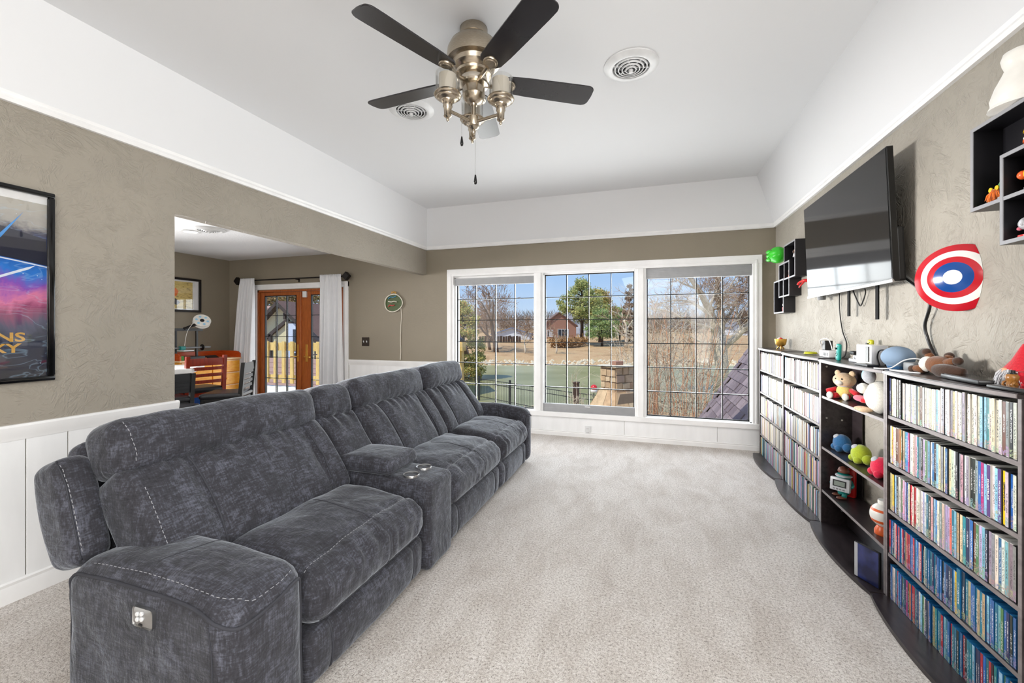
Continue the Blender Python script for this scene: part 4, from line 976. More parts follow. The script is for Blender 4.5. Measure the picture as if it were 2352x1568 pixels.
# lying plush animal
t = thing('plush_animal', 'brown plush animal with white belly lying on its back', 'plush toy', (1.25, 2.42, ZT_))
P = lambda *a: (1.25+a[0], 2.42+a[1], ZT_+a[2])
obj('body', ell(B(), P(0, -.005, .042), (.046, .072, .042), 20, 12, mat=rotm('X', 12)), 'plush_brown', t, smooth=180)
obj('belly', ell(B(), P(-.022, .045, .046), (.03, .03, .036), 16, 10), 'plush_white', t, smooth=180)
for dx, dy, dz, ex, ey, ez in ((-.03, .05, .02, -.05, .1, .018), (.01, .06, .05, -.005, .085, .1), (.03, .0, .06, .045, .02, .085), (.0, -.05, .055, .01, -.1, .07)):
    l_ = obj('limb', tb([P(dx, dy, dz), P((dx+ex)/2, (dy+ey)/2, (dz+ez)/2+.004), P(ex, ey, ez)], [.02, .017, .014], 10), 'plush_brown', t, smooth=180)
    obj('paw', ell(B(), P(ex, ey, ez), (.018, .02, .018), 14, 8), 'plush_dark', l_, smooth=180)
b = tb(curve_pts([P(-.02, -.02, .03), P(-.03, -.07, .026), P(-.02, -.12, .025), P(.0, -.16, .022)], 4), [.02+.011*math.sin(PI*i/12) for i in range(13)], 12); obj('tail', b, 'plush_dark', t, smooth=180)
# flat black devices
def slab(name, label, x, y, l, w, h, rz, cat):
    t = thing(name, label, cat, (x, y, ZT_)); mt = T3(x, y, ZT_) @ rotm('Z', rz)
    obj('case', box(B(), -w/2, w/2, -l/2, l/2, .001, h, .005, mat=mt), 'black_plastic', t, smooth=40); obj('screen', box(B(), -w/2+.008, w/2-.008, -l/2+.012, l/2-.012, h-.0005, h+.0008, mat=mt), 'black_gloss', t); return t
slab('tablet', 'long flat black tablet lying in front of the red hatted gnome', 1.215, 2.14, .27, .1, .02, -6, 'tablet')
slab('tablet', 'thin black tablet at the front edge beside the bronze figurine', 1.175, 1.86, .16, .08, .014, 5, 'tablet')
def hair(name, parent, c, r, length, n, m, seed=1, spread=.6):
    rr = random.Random(seed); b = B()
    for k in range(n):
        a = rr.uniform(-2.2, 2.2); ph = rr.uniform(.2, 1.2); st = Vector(c)+Vector((-r*math.cos(a)*math.sin(ph), r*math.sin(a)*math.sin(ph), -r*.3*math.cos(ph)+rr.uniform(-.2, .5)*r))
        out = Vector((-math.cos(a)*spread*rr.uniform(.2, 1), math.sin(a)*spread*rr.uniform(.4, 1), -1)).normalized(); L = length*rr.uniform(.6, 1)
        tube(b, [st, st+out*L*.5+Vector((-.004, 0, .002)), st+out*L], [.0035, .003, .0006], 3)
    return obj(name, b, m, parent, smooth=180, kind='stuff')
def gnome(label, x, y, z, hat, body, beard, k=1.0, glasses=False, seed=1):
    t = thing('gnome', label, 'gnome', (x, y, z)); Q = lambda a, b_, c: (x+a*k, y+b_*k, z+c*k)
    obj('body', lathe(B(), [(0, 0), (.04*k, 0), (.05*k, .012*k), (.05*k, .04*k), (.04*k, .065*k), (0, .075*k)], (x, y, z), 24), body, t, smooth=180)
    h = lathe(B(), [(0, .14*k), (.006*k, .138*k), (.012*k, .125*k), (.03*k, .085*k), (.048*k, .058*k), (.052*k, .053*k), (.046*k, .05*k), (0, .055*k)], (x, y, z), 24); obj('hat', h, hat, t, smooth=60)
    obj('nose', ell(B(), Q(-.048, .004, .05), (.012*k, .013*k, .011*k), 14, 8), 'skin_tan', t, smooth=180)
    hair('beard', t, Q(-.03, 0, .046), .03*k, .052*k, 240, beard, seed)
    for s_ in (-1, 1): obj('boot', ell(B(), Q(-.036, .03*s_, .008), (.02*k, .014*k, .01*k), 12, 8), 'felt_red' if beard == 'hair_white' else 'toy_silver', t, smooth=180)
    if glasses:
        b = B()
        for s_ in (-1, 1): lathe(b, [(0, 0), (.012*k, 0), (.012*k, .003), (0, .003)], seg=14, mat=T3(*Q(-.05, .02*s_, .06)) @ rotm('Y', -90))
        obj('goggles', b, 'toy_yellow', t)
gnome('red hatted gnome with a white beard against the wall', 1.275, 2.0, ZT_, 'felt_red', 'felt_red', 'hair_white', 1.12, seed=2)
t = thing('figurine', 'small bronze figurine with a dark hat beside the gnome', 'figurine', (1.205, 1.945, ZT_))
obj('torso', lathe(B(), [(0, 0), (.012, 0), (.016, .012), (.013, .024), (.016, .03), (.018, .042), (.012, .052), (0, .054)], (1.205, 1.945, ZT_), 18), 'gold_bronze', t, smooth=60)
obj('cap', lathe(B(), [(0, .05), (.013, .051), (.013, .054), (.008, .055), (.008, .064), (0, .065)], (1.205, 1.945, ZT_), 16), 'black_plastic', t, smooth=40)
for s_ in (-1, 1): obj('arm', tb([(1.205, 1.945+.014*s_, ZTOP+.028), (1.195, 1.945+.022*s_, ZTOP+.02), (1.19, 1.945+.018*s_, ZTOP+.01)], .004, 8), 'gold_bronze', t, smooth=180)

# ------------------------------------------------------------------ toys on the open bookcase
Z1, Z2, Z3 = .9165, .5605, .2585
t = thing('plush_bear', 'beige plush bear in a yellow suit with red mittens', 'plush toy', (1.24, 3.37, Z1))
P = lambda *a: (1.24+a[0], 3.37+a[1], Z1+a[2])
obj('body', ell(B(), P(0, 0, .05), (.04, .05, .05), 20, 12), 'plush_yellow', t, smooth=180)
hd = obj('head', ell(B(), P(-.005, 0, .125), (.056, .066, .05), 24, 14), 'plush_beige', t, smooth=180)
for s_ in (-1, 1):
    obj('ear', ell(B(), P(.0, .046*s_, .17), (.012, .02, .02), 14, 8), 'plush_beige', hd, smooth=180)
    obj('eye', ell(B(), P(-.0575, .02*s_, .136), (.004, .005, .005), 10, 6), 'black_plastic', hd, smooth=180)
    l_ = obj('leg', tb([P(-.02, .03*s_, .02), P(-.055, .045*s_, .02)], [.02, .02], 12), 'plush_red', t, smooth=180); obj('sole', ell(B(), P(-.068, .05*s_, .022), (.012, .022, .024), 14, 8), 'plush_white', l_, smooth=180)
    obj('arm', tb([P(-.01, .045*s_, .065), P(-.02, .085*s_, .045), P(-.03, .1*s_, .04)], [.014, .018, .015], 12), 'plush_red', t, smooth=180)
obj('muzzle', ell(B(), P(-.052, 0, .112), (.018, .026, .018), 16, 10), 'plush_white', hd, smooth=180)
obj('collar', lathe(B(), [(.036, .084), (.044, .084), (.044, .09), (.036, .09)], P(0, 0, 0), 24), 'plush_grey', t, smooth=60)
t.rotation_euler = (0, 0, math.radians(35))
t = thing('plush_rabbit', 'white plush with round grey ears, pink tongue and red back', 'plush toy', (1.22, 2.84, Z1))
P = lambda *a: (1.22+a[0], 2.84+a[1], Z1+a[2])
obj('body', ell(B(), P(-.01, 0, .095), (.07, .09, .095), 26, 16, fn=lambda d: 1-.12*max(0, d.z)), 'plush_white', t, smooth=180)
obj('red_back', ell(B(), P(.042, -.034, .09), (.054, .074, .088), 24, 14), 'plush_red', t, smooth=180)
obj('muzzle', ell(B(), P(-.07, .05, .13), (.03, .035, .03), 18, 10), 'plush_white', t, smooth=180)
for dy, m in ((.09, 'ear_blue'), (.03, 'plush_grey')): obj('ear', ell(B(), P(-.03-.02*(dy < .05), dy, .2), (.03, .036, .04), 18, 12), m, t, smooth=180)
obj('tongue', ell(B(), P(-.075, .065, .07), (.035, .038, .012), 18, 8, mat=rotm('X', 18)), 'plush_pink', t, smooth=180); obj('mouth', ell(B(), P(-.07, .045, .062), (.02, .03, .014), 16, 8), 'plush_red', t, smooth=180)
obj('eye', ell(B(), P(-.088, .055, .15), (.005, .006, .006), 10, 6), 'black_plastic', t, smooth=180)
for k in range(3): obj('foot', ell(B(), P(-.075, .005+.03*k, .014), (.035, .017, .014), 14, 8), 'plush_beige', t, smooth=180)
def bean(label, y, m, x=1.235):
    t = thing('bean_plush', label, 'plush toy', (x, y, Z2), 'round bean plushes on the open shelf'); P = lambda *a: (x+a[0], y+a[1], Z2+a[2])
    obj('body', ell(B(), P(0, 0, .056), (.05, .058, .055), 22, 14, fn=lambda d: 1+.1*max(0, -d.z)), m, t, smooth=180)
    obj('patch', ell(B(), P(-.026, .012, .093), (.02, .026, .014), 18, 8, mat=rotm('Y', -38)), 'plush_grey', t, smooth=180)
    for k in (-1, 1): obj('foot', ell(B(), P(-.03, .032*k, .022), (.024, .022, .022), 14, 8), m, t, smooth=180)
    obj('pouch', ell(B(), P(.01, -.062, .035), (.03, .024, .03), 16, 10), m, t, smooth=180)
bean('blue round bean plush on the open shelf', 3.4, 'plush_blue'); bean('yellow green round bean plush on the open shelf', 3.13, 'plush_green'); bean('crimson round bean plush next to the shelf post', 2.86, 'plush_crimson', 1.225)
t = thing('toy_clock', 'teal toy figure holding a grey digital clock on the low shelf', 'clock', (1.23, 3.36, Z3))
P = lambda *a: (1.23+a[0], 3.36+a[1], Z3+a[2])
obj('body', lathe(B(), [(0, .03), (.03, .03), (.04, .06), (.04, .12), (.034, .16), (0, .172)], P(0, 0, 0), 22), 'toy_teal', t, smooth=60)
obj('top_knob', lathe(B(), [(0, .17), (.03, .17), (.034, .18), (.026, .2), (.01, .208), (0, .208)], P(0, 0, 0), 22), 'toy_brown', t, smooth=60)
obj('collar', lathe(B(), [(.03, .14), (.046, .146), (.046, .152), (.03, .158)], P(0, 0, 0), 22), 'toy_silver', t, smooth=60)
for s_ in (-1, 1):
    l_ = obj('leg', tb([P(0, .022*s_, .04), P(-.01, .03*s_, .012)], .014, 12), 'toy_teal', t, smooth=180); obj('foot', ell(B(), P(-.025, .034*s_, .009), (.03, .02, .009), 14, 8), 'toy_brown', l_, smooth=180)
mk = T3(1.235, 3.36, Z3) @ rotm('Z', 48)
obj('red_pack', box(B(), .034, .066, -.045, .045, .0005, .19, .012, mat=mk), 'toy_red', t, smooth=40)
c_ = obj('clock_case', box(B(), -.014, .014, -.055, .055, -.042, .042, .004, mat=mk @ T3(-.058, .0, .1) @ rotm('Y', 6)), 'toy_silver', t, smooth=40)
obj('clock_screen', box(B(), -.0155, -.0135, -.038, .038, -.015, .027, mat=mk @ T3(-.058, .0, .1) @ rotm('Y', 6)), 'black_plastic', c_); obj('display', box(B(), -.0165, -.0145, -.03, .03, -.009, .02, mat=mk @ T3(-.058, .0, .1) @ rotm('Y', 6)), 'lcd_grey', c_)
for k in range(4): obj('button', box(B(), -.016, -.0135, -.03+.018*k, -.018+.018*k, -.034, -.026, mat=mk @ T3(-.058, .0, .1) @ rotm('Y', 6)), 'grey_plastic', c_)
for s_ in (-1, 1): obj('arm', tb([mk @ Vector((0, .036*s_, .12)), mk @ Vector((-.03, .058*s_, .1)), mk @ Vector((-.05, .057*s_, .095))], .009, 10), 'toy_teal', t, smooth=180)
t = thing('ball_jar', 'white ball shaped jar with orange bands on an orange foot', 'jar', (1.225, 2.83, Z3))
obj('foot', lathe(B(), [(0, 0), (.046, 0), (.046, .02), (.034, .045), (0, .048)], (1.225, 2.83, Z3), 28), 'toy_orange', t, smooth=40)
prof = lambda a: (.066*math.sin(a), .105-.066*math.cos(a))
obj('ball', lathe(B(), [(0, .039)]+[prof(.15*i) for i in range(1, 21)]+[(0, .171)], (1.225, 2.83, Z3), 36), 'toy_white', t, smooth=180)
for a0, a1 in ((1.0, 1.25), (1.95, 2.15)):
    obj('band', lathe(B(), [(r*1.012, .105+(z-.105)*1.012) for r, z in [prof(a0+(a1-a0)*i/5) for i in range(6)]]+[(r*.98, z) for r, z in [prof(a1), prof(a0)]], (1.225, 2.83, Z3), 36), 'toy_orange', t, smooth=60)
obj('lid', lathe(B(), [(0, .166), (.03, .166), (.032, .174), (.03, .186), (.012, .19), (0, .19)], (1.225, 2.83, Z3), 28), 'toy_white', t, smooth=50)
c = thing('disc_box', 'dark blue disc box standing face out on the open bookcase base', 'disc case', (1.13, 2.75, .0225))
mt = T3(1.115, 2.75, .0225) @ rotm('Z', 26)
obj('case', box(B(), -.007, .007, -.068, .068, 0, .19, .002, mat=mt), 'black_plastic', c)
s = N('box_cover'); v = s.coords(); s.set(s.ramp(s.noise(9, 3, v), [(.35, srgb(26, 32, 70)), (.55, srgb(48, 58, 118)), (.7, srgb(70, 66, 96))]), .2)
obj('cover_sleeve', box(B(), -.0082, -.0068, -.063, .063, .004, .186, mat=mt), 'box_cover', c); obj('spine_label', box(box(B(), -.006, .006, .0675, .0688, .004, .186, mat=mt), -.0088, -.0066, .05, .0685, .004, .186, mat=mt), 'toy_silver', c)
# ------------------------------------------------------------------ ornaments in and on the cube shelves
def bauble(name, label, x, y, z, parts, cat='ornament', group=None):
    t = thing(name, label, cat, (x, y, z), group)
    for (pn, kind, args, m) in parts:
        b = B()
        if kind == 'e': ell(b, (x+args[0], y+args[1], z+args[2]), args[3:6], 18, 11)
        elif kind == 'l': lathe(b, args, (x, y, z), 22)
        obj(pn, b, m, t, smooth=60 if kind == 'l' else 180)
    return t
bauble('pear_vase', 'smooth white pear shaped vase on top of the nearest cube shelf', 1.3, 2.06, 2.1945, [('vase_body', 'l', [(0, 0), (.06, 0), (.075, .02), (.078, .05), (.066, .09), (.05, .125), (.04, .15), (.046, .168), (.05, .19), (.044, .21), (.02, .222), (0, .224)], 'toy_white'), ('vase_foot', 'l', [(0, -.0005), (.062, 0), (.085, .008), (.08, .02), (0, .022)], 'toy_white')], 'vase')
gnome('orange bearded gnome in a green hat inside the nearest cube shelf', 1.3, 2.12, 1.8725, 'felt_green', 'felt_green', 'hair_orange', .78, True, 5)
bauble('lidded_pot', 'small white lidded pot with yellow and red lid', 1.295, 1.98, 2.0305, [('pot', 'l', [(0, 0), (.024, 0), (.032, .014), (.033, .03), (.026, .042), (0, .044)], 'toy_white'), ('orange_band', 'l', [(.03, .012), (.034, .014), (.034, .022), (.03, .024)], 'toy_orange'), ('green_rim', 'l', [(0, .042), (.03, .042), (.03, .048), (0, .05)], 'felt_green'), ('yellow_lid', 'l', [(0, .048), (.034, .05), (.03, .064), (.014, .07), (0, .071)], 'toy_yellow'), ('red_knob', 'e', (0, 0, .076, .012, .012, .008), 'toy_red')], 'pot')
bauble('yellow_ball', 'yellow ball ornament on a grey stand inside the cube shelf', 1.29, 1.975, 1.8775-.0, [('stand', 'l', [(0, 0), (.03, 0), (.03, .006), (.008, .01), (.008, .028), (0, .03)], 'toy_silver'), ('ball', 'e', (0, 0, .055, .032, .032, .032), 'toy_yellow'), ('orange_knob', 'e', (-.01, .042, .058, .016, .016, .016), 'toy_orange'), ('red_foot', 'e', (-.01, 0, .012, .018, .022, .009), 'toy_red')])
bauble('silver_ball', 'silver white ball ornament on a red base in the lowest nearest cube', 1.29, 1.995, 1.7085, [('base', 'l', [(0, 0), (.034, 0), (.034, .008), (.012, .012), (.012, .026), (0, .028)], 'toy_red'), ('ball', 'e', (0, 0, .05, .033, .036, .026), 'toy_silver'), ('point', 'e', (-.03, -.005, .052, .008, .008, .012), 'toy_silver'), ('pink_knob', 'e', (-.012, .034, .036, .008, .008, .007), 'plush_pink')])
bauble('figurine', 'tiny grey and tan figurine in the upper far cube', 1.28, 4.52, 2.051, [('base', 'l', [(0, 0), (.02, 0), (.016, .03), (0, .035)], 'toy_silver'), ('head', 'e', (0, 0, .05, .022, .022, .022), 'plush_dark')], 'figurine')
bauble('figurine', 'tiny orange figurine in the upper far cube', 1.28, 4.47, 2.051, [('base', 'l', [(0, 0), (.02, 0), (.016, .03), (0, .035)], 'toy_orange'), ('head', 'e', (0, 0, .052, .022, .022, .022), 'skin_tan')], 'figurine')
bauble('figurine', 'tiny orange and brown figurine in the middle far cube', 1.28, 4.66, 1.8965-.0175, [('base', 'l', [(0, 0), (.02, 0), (.014, .04), (0, .045)], 'toy_orange'), ('head', 'e', (0, 0, .06, .018, .018, .022), 'toy_brown')], 'figurine')
bauble('figurine', 'tiny silver block figurine at the bottom of the middle far cube', 1.28, 4.82, 1.7145, [('base', 'l', [(0, 0), (.018, 0), (.018, .05), (.008, .06), (0, .06)], 'toy_silver')], 'figurine')
bauble('figurine', 'tiny red and white figurine in the lowest far cube', 1.275, 4.82, 1.5595, [('base', 'l', [(0, 0), (.02, 0), (.022, .04), (0, .05)], 'toy_red'), ('head', 'e', (0, 0, .065, .02, .02, .02), 'toy_white')], 'figurine')
t = thing('wall_light', 'bright green lumpy rounded wall light beside the far cube shelf', 'wall lamp', (1.35, 5.04, 2.155))
b = ell(B(), (1.27, 5.04, 2.155), (.085, .1, .085), 30, 20, fn=lambda d: 1+.05*math.sin(d.z*9+d.y*3)*max(0, -d.x+.3)); obj('shade', b, 'toy_green', t, smooth=180)
obj('wall_base', lathe(B(), [(0, 0), (.06, 0), (.06, .03), (0, .03)], seg=28, mat=T3(1.349, 5.04, 2.155) @ rotm('Y', -90)), 'toy_green', t, smooth=40)
for k in range(3): obj('ridge', ell(B(), (1.2, 5.07, 2.115+.04*k), (.03, .06, .022), 16, 10), 'toy_green', t, smooth=180)
t = thing('wall_hook', 'small dark red hook ornament on the wall beside the television', 'hook', (1.35, 4.3, 1.8))
obj('hook', tb(curve_pts([(1.349, 4.3, 1.8), (1.3, 4.32, 1.81), (1.27, 4.36, 1.8), (1.26, 4.38, 1.78)], 5), [.014]*8+[.01]*8, 8), 'toy_red', t, smooth=180) 
obj('hook_plate', bx(1.338, 1.3495, 4.26, 4.34, 1.76, 1.84, .004), 'toy_red', t)
obj('prong', tb([(1.3, 4.32, 1.81), (1.27, 4.34, 1.77), (1.265, 4.36, 1.755)], .007, 8), 'toy_red', t, smooth=180)
# ------------------------------------------------------------------ framed poster on the left wall
t = thing('framed_poster', 'black framed space poster in blue and magenta on the left wall', 'poster', (XL, 1.06, 1.6))
PY0, PY1, PZ0, PZ1 = .715, 1.405, 1.107, 2.11
b = B(); w = .026
for a, c, d, e_ in ((PY0, PY1, PZ1-w, PZ1), (PY0, PY1, PZ0, PZ0+w), (PY0, PY0+w, PZ0+w, PZ1-w), (PY1-w, PY1, PZ0+w, PZ1-w)): box(b, XL+.001, XL+.03, a, c, d, e_, .005)
obj('frame', b, 'black_gloss', t, smooth=40)
s = N('poster_print'); tc = s.n('ShaderNodeTexCoord'); sx = s.n('ShaderNodeSeparateXYZ'); s.l(tc.outputs['Object'], sx.inputs[0]); v = s.coords()
gz = s.math('DIVIDE', s.math('SUBTRACT', sx.outputs['Z'], PZ0), PZ1-PZ0); nz = s.noise(4.5, 6, v, .65, .8)
f = s.math('ADD', gz, s.math('MULTIPLY', s.math('SUBTRACT', nz, .5), .28))
col = s.ramp(f, [(.0, srgb(14, 20, 38)), (.2, srgb(30, 40, 66)), (.28, srgb(70, 74, 104)), (.36, srgb(150, 70, 110)), (.43, srgb(226, 130, 170)), (.5, srgb(140, 84, 190)), (.57, srgb(40, 124, 216)), (.67, srgb(24, 74, 160)), (.76, srgb(54, 52, 76)), (.82, srgb(170, 166, 160)), (.9, srgb(188, 184, 174))])  # grey stops at the top paint in the reflection on the glass
st = s.n('ShaderNodeTexVoronoi'); st.inputs['Scale'].default_value = 34; s.l(v, st.inputs[0])
stars = s.math('MULTIPLY', s.math('LESS_THAN', st.outputs[0], .07), s.math('GREATER_THAN', nz, .5))
arc = s.noise(3, 2, s.coords((1, 1, 3)), .5, 2.2); a2 = s.math('SUBTRACT', 1, s.math('MULTIPLY', s.math('ABSOLUTE', s.math('SUBTRACT', arc, .5)), 45), True)
col = s.mix(s.math('MULTIPLY', a2, .22), col, srgb(180, 220, 250)); col = s.mix(stars, col, srgb(220, 235, 255)); s.set(col, .3)
obj('print', bx(XL+.004, XL+.01, PY0+w*.8, PY1-w*.8, PZ0+w*.8, PZ1-w*.8), 'poster_print', t)
obj('white_border', bx(XL+.0095, XL+.0108, PY0+w*.8, PY1-w*.8, PZ1-.066, PZ1-w*.8), 'trim_white', t)
def poster_shape(name, pts, m, x=.0108): return obj(name, prism(B(), pts, 'x', XL+x-.0008, XL+x), m, t)
flat('print_blue', (64, 150, 226), .4); flat('print_white', (226, 236, 250), .4); flat('print_magenta', (200, 60, 110), .4); flat('print_dark', (20, 24, 46), .4); flat('print_orange', (222, 140, 70), .4)
arcp = [(.72+.66*u, 1.775-.05*(u*1.1)**2) for u in [i/12 for i in range(13)]]
poster_shape('planet_rim', [(y, z) for y, z in arcp]+[(y, z-.006) for y, z in arcp[::-1]], 'print_white')
poster_shape('planet', [(y, z+.004) for y, z in arcp]+[(1.378, 1.86), (1.2, 1.9), (.9, 1.9), (.72, 1.89)], 'print_dark', .0102)
poster_shape('comet', [(1.14, 1.78), (1.2, 1.85), (1.29, 1.985), (1.21, 1.84)], 'print_blue', .0109)
poster_shape('beam', [(1.16, 1.625), (1.3, 1.7), (1.335, 1.715), (1.31, 1.692), (1.16, 1.612)], 'print_white', .0109)
flat('poster_gold', (206, 158, 70), .4)
for txt, y, z in (('NS', 1.243, 1.338), ('XY', 1.222, 1.282)):
    me = text_mesh(txt, .078, .0005, True); me.materials.append(MATS['poster_gold']); o = link('lettering', me)
    o.matrix_world = Matrix(((0, 0, 1, XL+.0115), (1.12, 0, 0, y), (0, .82, 0, z), (0, 0, 0, 1))); o.parent = t; o.matrix_parent_inverse = Matrix.Translation(-t.location)
obj('picture_glass', bx(XL+.0135, XL+.0155, PY0+w*.8, PY1-w*.8, PZ0+w*.8, PZ1-w*.8), 'picture_glass', t)
# ------------------------------------------------------------------ neon style sign
t = thing('neon_sign', 'unlit green neon style sign with white tubing beside the front window', 'neon sign', (-3.62, YW, 1.79))
flat('sign_green', (72, 88, 48), .4); flat('tube_white', (232, 226, 212), .4); flat('tube_blue', (70, 150, 200), .4); flat('tube_red', (214, 70, 70), .4); flat('tube_gold', (214, 160, 60), .4)
ring = [(-3.62+.15*math.cos(a)*(1+.05*math.cos(3*a)), YW-.02, 1.775+.13*math.sin(a)*(1+.04*math.sin(2*a))) for a in [2*PI*i/40 for i in range(40)]]
obj('backing', prism(B(), [(p[0], p[2]) for p in ring], 'y', YW-.012, YW-.004), 'sign_green', t); obj('tube', tube(B(), ring, .0075, 8, closed=True), 'tube_white', t, smooth=180)
for nm, m, pts in (('tube', 'tube_blue', [(-3.71, 1.84), (-3.67, 1.865), (-3.62, 1.86), (-3.58, 1.875)]), ('tube', 'tube_red', [(-3.71, 1.72), (-3.68, 1.745), (-3.64, 1.735), (-3.6, 1.745)]), ('tube', 'tube_white', [(-3.71, 1.8), (-3.66, 1.79), (-3.61, 1.8), (-3.56, 1.79)]), ('tube', 'tube_gold', [(-3.65, 1.915), (-3.645, 1.945), (-3.625, 1.925), (-3.61, 1.95), (-3.595, 1.925), (-3.575, 1.94), (-3.58, 1.91)])):
    obj(nm, tb([(x, YW-.02, z) for x, z in pts], .0065, 8), m, t, smooth=180)
for x, z in ((-3.7, 1.79), (-3.54, 1.79)): obj('standoff', tb([(x, YW+.001, z), (x, YW-.012, z)], .006, 8), 'steel', t)
obj('sign_cord', tb(curve_pts([(-3.5, YW-.012, 1.72), (-3.49, YW-.006, 1.6), (-3.5, YW-.006, 1.4), (-3.505, YW-.006, 1.2), (-3.5, YW-.006, 1.05), (-3.51, YW-.006, .93)], 6), .005, 6), 'tube_white', t, smooth=180)

# ------------------------------------------------------------------ dining room
# picture
t = thing('framed_picture', 'black framed yellow picture on the dining room wall', 'picture', (-6.92, 4.6, 1.92))
b = B(); y0, y1, z0, z1 = 4.2, 4.94, 1.655, 2.185; w = .035
for a, c, d, e_ in ((y0, y1, z1-w, z1), (y0, y1, z0, z0+w), (y0, y0+w, z0+w, z1-w), (y1-w, y1, z0+w, z1-w)): box(b, -6.919, -6.89, a, c, d, e_, .004)
obj('frame', b, 'dark_metal', t); obj('mount', bx(-6.917, -6.91, y0+w*.8, y1-w*.8, z0+w*.8, z1-w*.8), 'trim_white', t)
s = N('map_print'); n_ = s.noise(16, 5, s.coords((1, 1, 3)), .7); s.set(s.ramp(n_, [(.36, srgb(150, 126, 66)), (.46, srgb(212, 188, 112)), (.7, srgb(226, 206, 136))]), .5)
obj('print', bx(-6.911, -6.907, y0+.1, y1-.13, z0+.05, z1-.06), 'map_print', t)
flat('print_orange2', (232, 116, 40), .5); flat('print_grey', (96, 96, 100), .5)
obj('orange_shape', prism(B(), [(4.5, 1.88), (4.57, 1.9), (4.6, 1.97), (4.56, 2.02), (4.5, 2.0)], 'x', -6.9075, -6.906), 'print_orange2', t); obj('grey_shape', prism(B(), [(4.5, 1.78), (4.58, 1.76), (4.62, 1.8), (4.56, 1.86), (4.5, 1.86)], 'x', -6.9075, -6.906), 'print_grey', t)
obj('picture_glass', bx(-6.904, -6.902, y0+w*.8, y1-w*.8, z0+w*.8, z1-w*.8), 'picture_glass', t)
# dresser with gallery top
t = thing('dresser', 'orange pine dresser with a reddish gallery top in the dining corner', 'dresser', (-6.66, 4.85, 0))
dx0, dx1, dy0, dy1 = -6.89, -6.45, 4.32, 5.26
b = B(); box(b, dx0, dx1-.015, dy0, dy1, .08, .9); box(b, dx0, dx1-.03, dy0+.02, dy1-.02, 0, .09); obj('carcass', b, 'pine_orange', t)
obj('top_board', bx(dx0, dx1+.012, dy0-.015, dy1+.015, .9, .925, .006), 'pine_edge', t)
b = B(); box(b, dx0, dx0+.02, dy0-.01, dy1+.01, .925, 1.03, .004)
for y in (dy0-.01, dy1-.012): prism(b, [(dx0, .925), (dx1, .925), (dx1, .99), (dx1-.04, 1.02), (dx1-.1, 1.03), (dx0, 1.03)], 'y', y, y+.022)
obj('gallery', b, 'cherry_gallery', t, smooth=30)
for k in range(4):
    z0 = .1+.198*k
    for a, c in ((dy0+.02, (dy0+dy1)/2-.006), ((dy0+dy1)/2+.006, dy1-.02)):
        d_ = obj('drawer', bx(dx1-.016, dx1+.006, a, c, z0+.008, z0+.182, .006), 'pine_orange', t); obj('drawer_edge', bx(dx1-.016, dx1+.0075, a, c, z0+.183, z0+.196, .002), 'pine_edge', d_)
        for yy in ((a*.5+c*.5),): obj('knob', lathe(B(), [(0, 0), (.008, 0), (.007, .012), (.016, .018), (.015, .026), (0, .03)], seg=16, mat=T3(dx1+.005, yy, z0+.1) @ rotm('Y', 90)), 'pine_orange', d_, smooth=50)
# 3D printer standing on the dresser
t = thing('desktop_printer', 'small open frame desktop printer with a white filament spool on the dresser', '3D printer', (-6.66, 4.62, .925))
b = B(); box(b, -6.8, -6.5, 4.42, 4.72, .928, .975, .006); obj('base', b, 'black_plastic', t)
b = B(); box(b, -6.67, -6.645, 4.735-.05, 4.71, .97, 1.385); box(b, -6.67, -6.645, 4.38, 4.405, .97, 1.385); box(b, -6.675, -6.64, 4.36, 4.78, 1.36, 1.4); obj('gantry', b, 'black_plastic', t)
obj('cross_rail', tb([(-6.64, 4.36, 1.105), (-6.64, 4.9, 1.105)], .014, 8), 'grey_plastic', t, smooth=60)
obj('rail_knob', lathe(B(), [(0, -.012), (.02, -.012), (.05, -.003), (.05, .003), (.02, .012), (0, .012)], seg=8, mat=T3(-6.64, 4.77, 1.105) @ rotm('X', 90)), 'dark_metal', t)
obj('print_bed', bx(-6.76, -6.5, 4.4, 4.55, 1.06, 1.072, .003), 'white_plastic', t); obj('print_head', bx(-6.66, -6.6, 4.43, 4.5, 1.075, 1.13, .006), 'toy_teal', t)
obj('spool_arm', tb([(-6.65, 4.5, 1.39), (-6.62, 4.66, 1.46), (-6.6, 4.7, 1.5)], .02, 8), 'dark_metal', t, smooth=60)
sm = T3(-6.6, 4.735, 1.505) @ rotm('Y', 52) @ rotm('X', 20)
sp = obj('filament_spool', lathe(B(), [(.03, -.03), (.115, -.03), (.115, -.022), (.07, -.02), (.07, .02), (.115, .022), (.115, .03), (.03, .03)], seg=36, mat=sm), 'toy_white', t, smooth=40)
flat('spool_blue', (150, 205, 235), .4)
for k in range(6): obj('spool_window', lathe(B(), [(0, 0), (.017, 0), (.017, .002), (0, .002)], seg=14, mat=sm @ T3(.072*math.cos(k*PI/3), .072*math.sin(k*PI/3), .03)), 'spool_blue', sp)
obj('spool_hub', lathe(B(), [(0, .028), (.028, .028), (.028, .033), (0, .033)], seg=20, mat=sm), 'black_plastic', sp)
obj('filament', tb(curve_pts([(-6.6, 4.62, 1.5), (-6.6, 4.52, 1.35), (-6.6, 4.48, 1.14)], 5), .003, 5), 'toy_white', t)
o = obj('green_case', bx(-6.75, -6.5, 4.335, 4.41, .926, .99, .01), 'felt_green'); tag(o, 'dark green box beside the desktop printer on the dresser', 'box')
o = obj('tilted_tablet', box(B(), -.05, .05, -.09, .09, 0, .012, .003, mat=T3(-6.55, 4.86, .945) @ rotm('Y', 25)), 'black_plastic'); tag(o, 'small dark tablet propped on the dresser top', 'tablet')
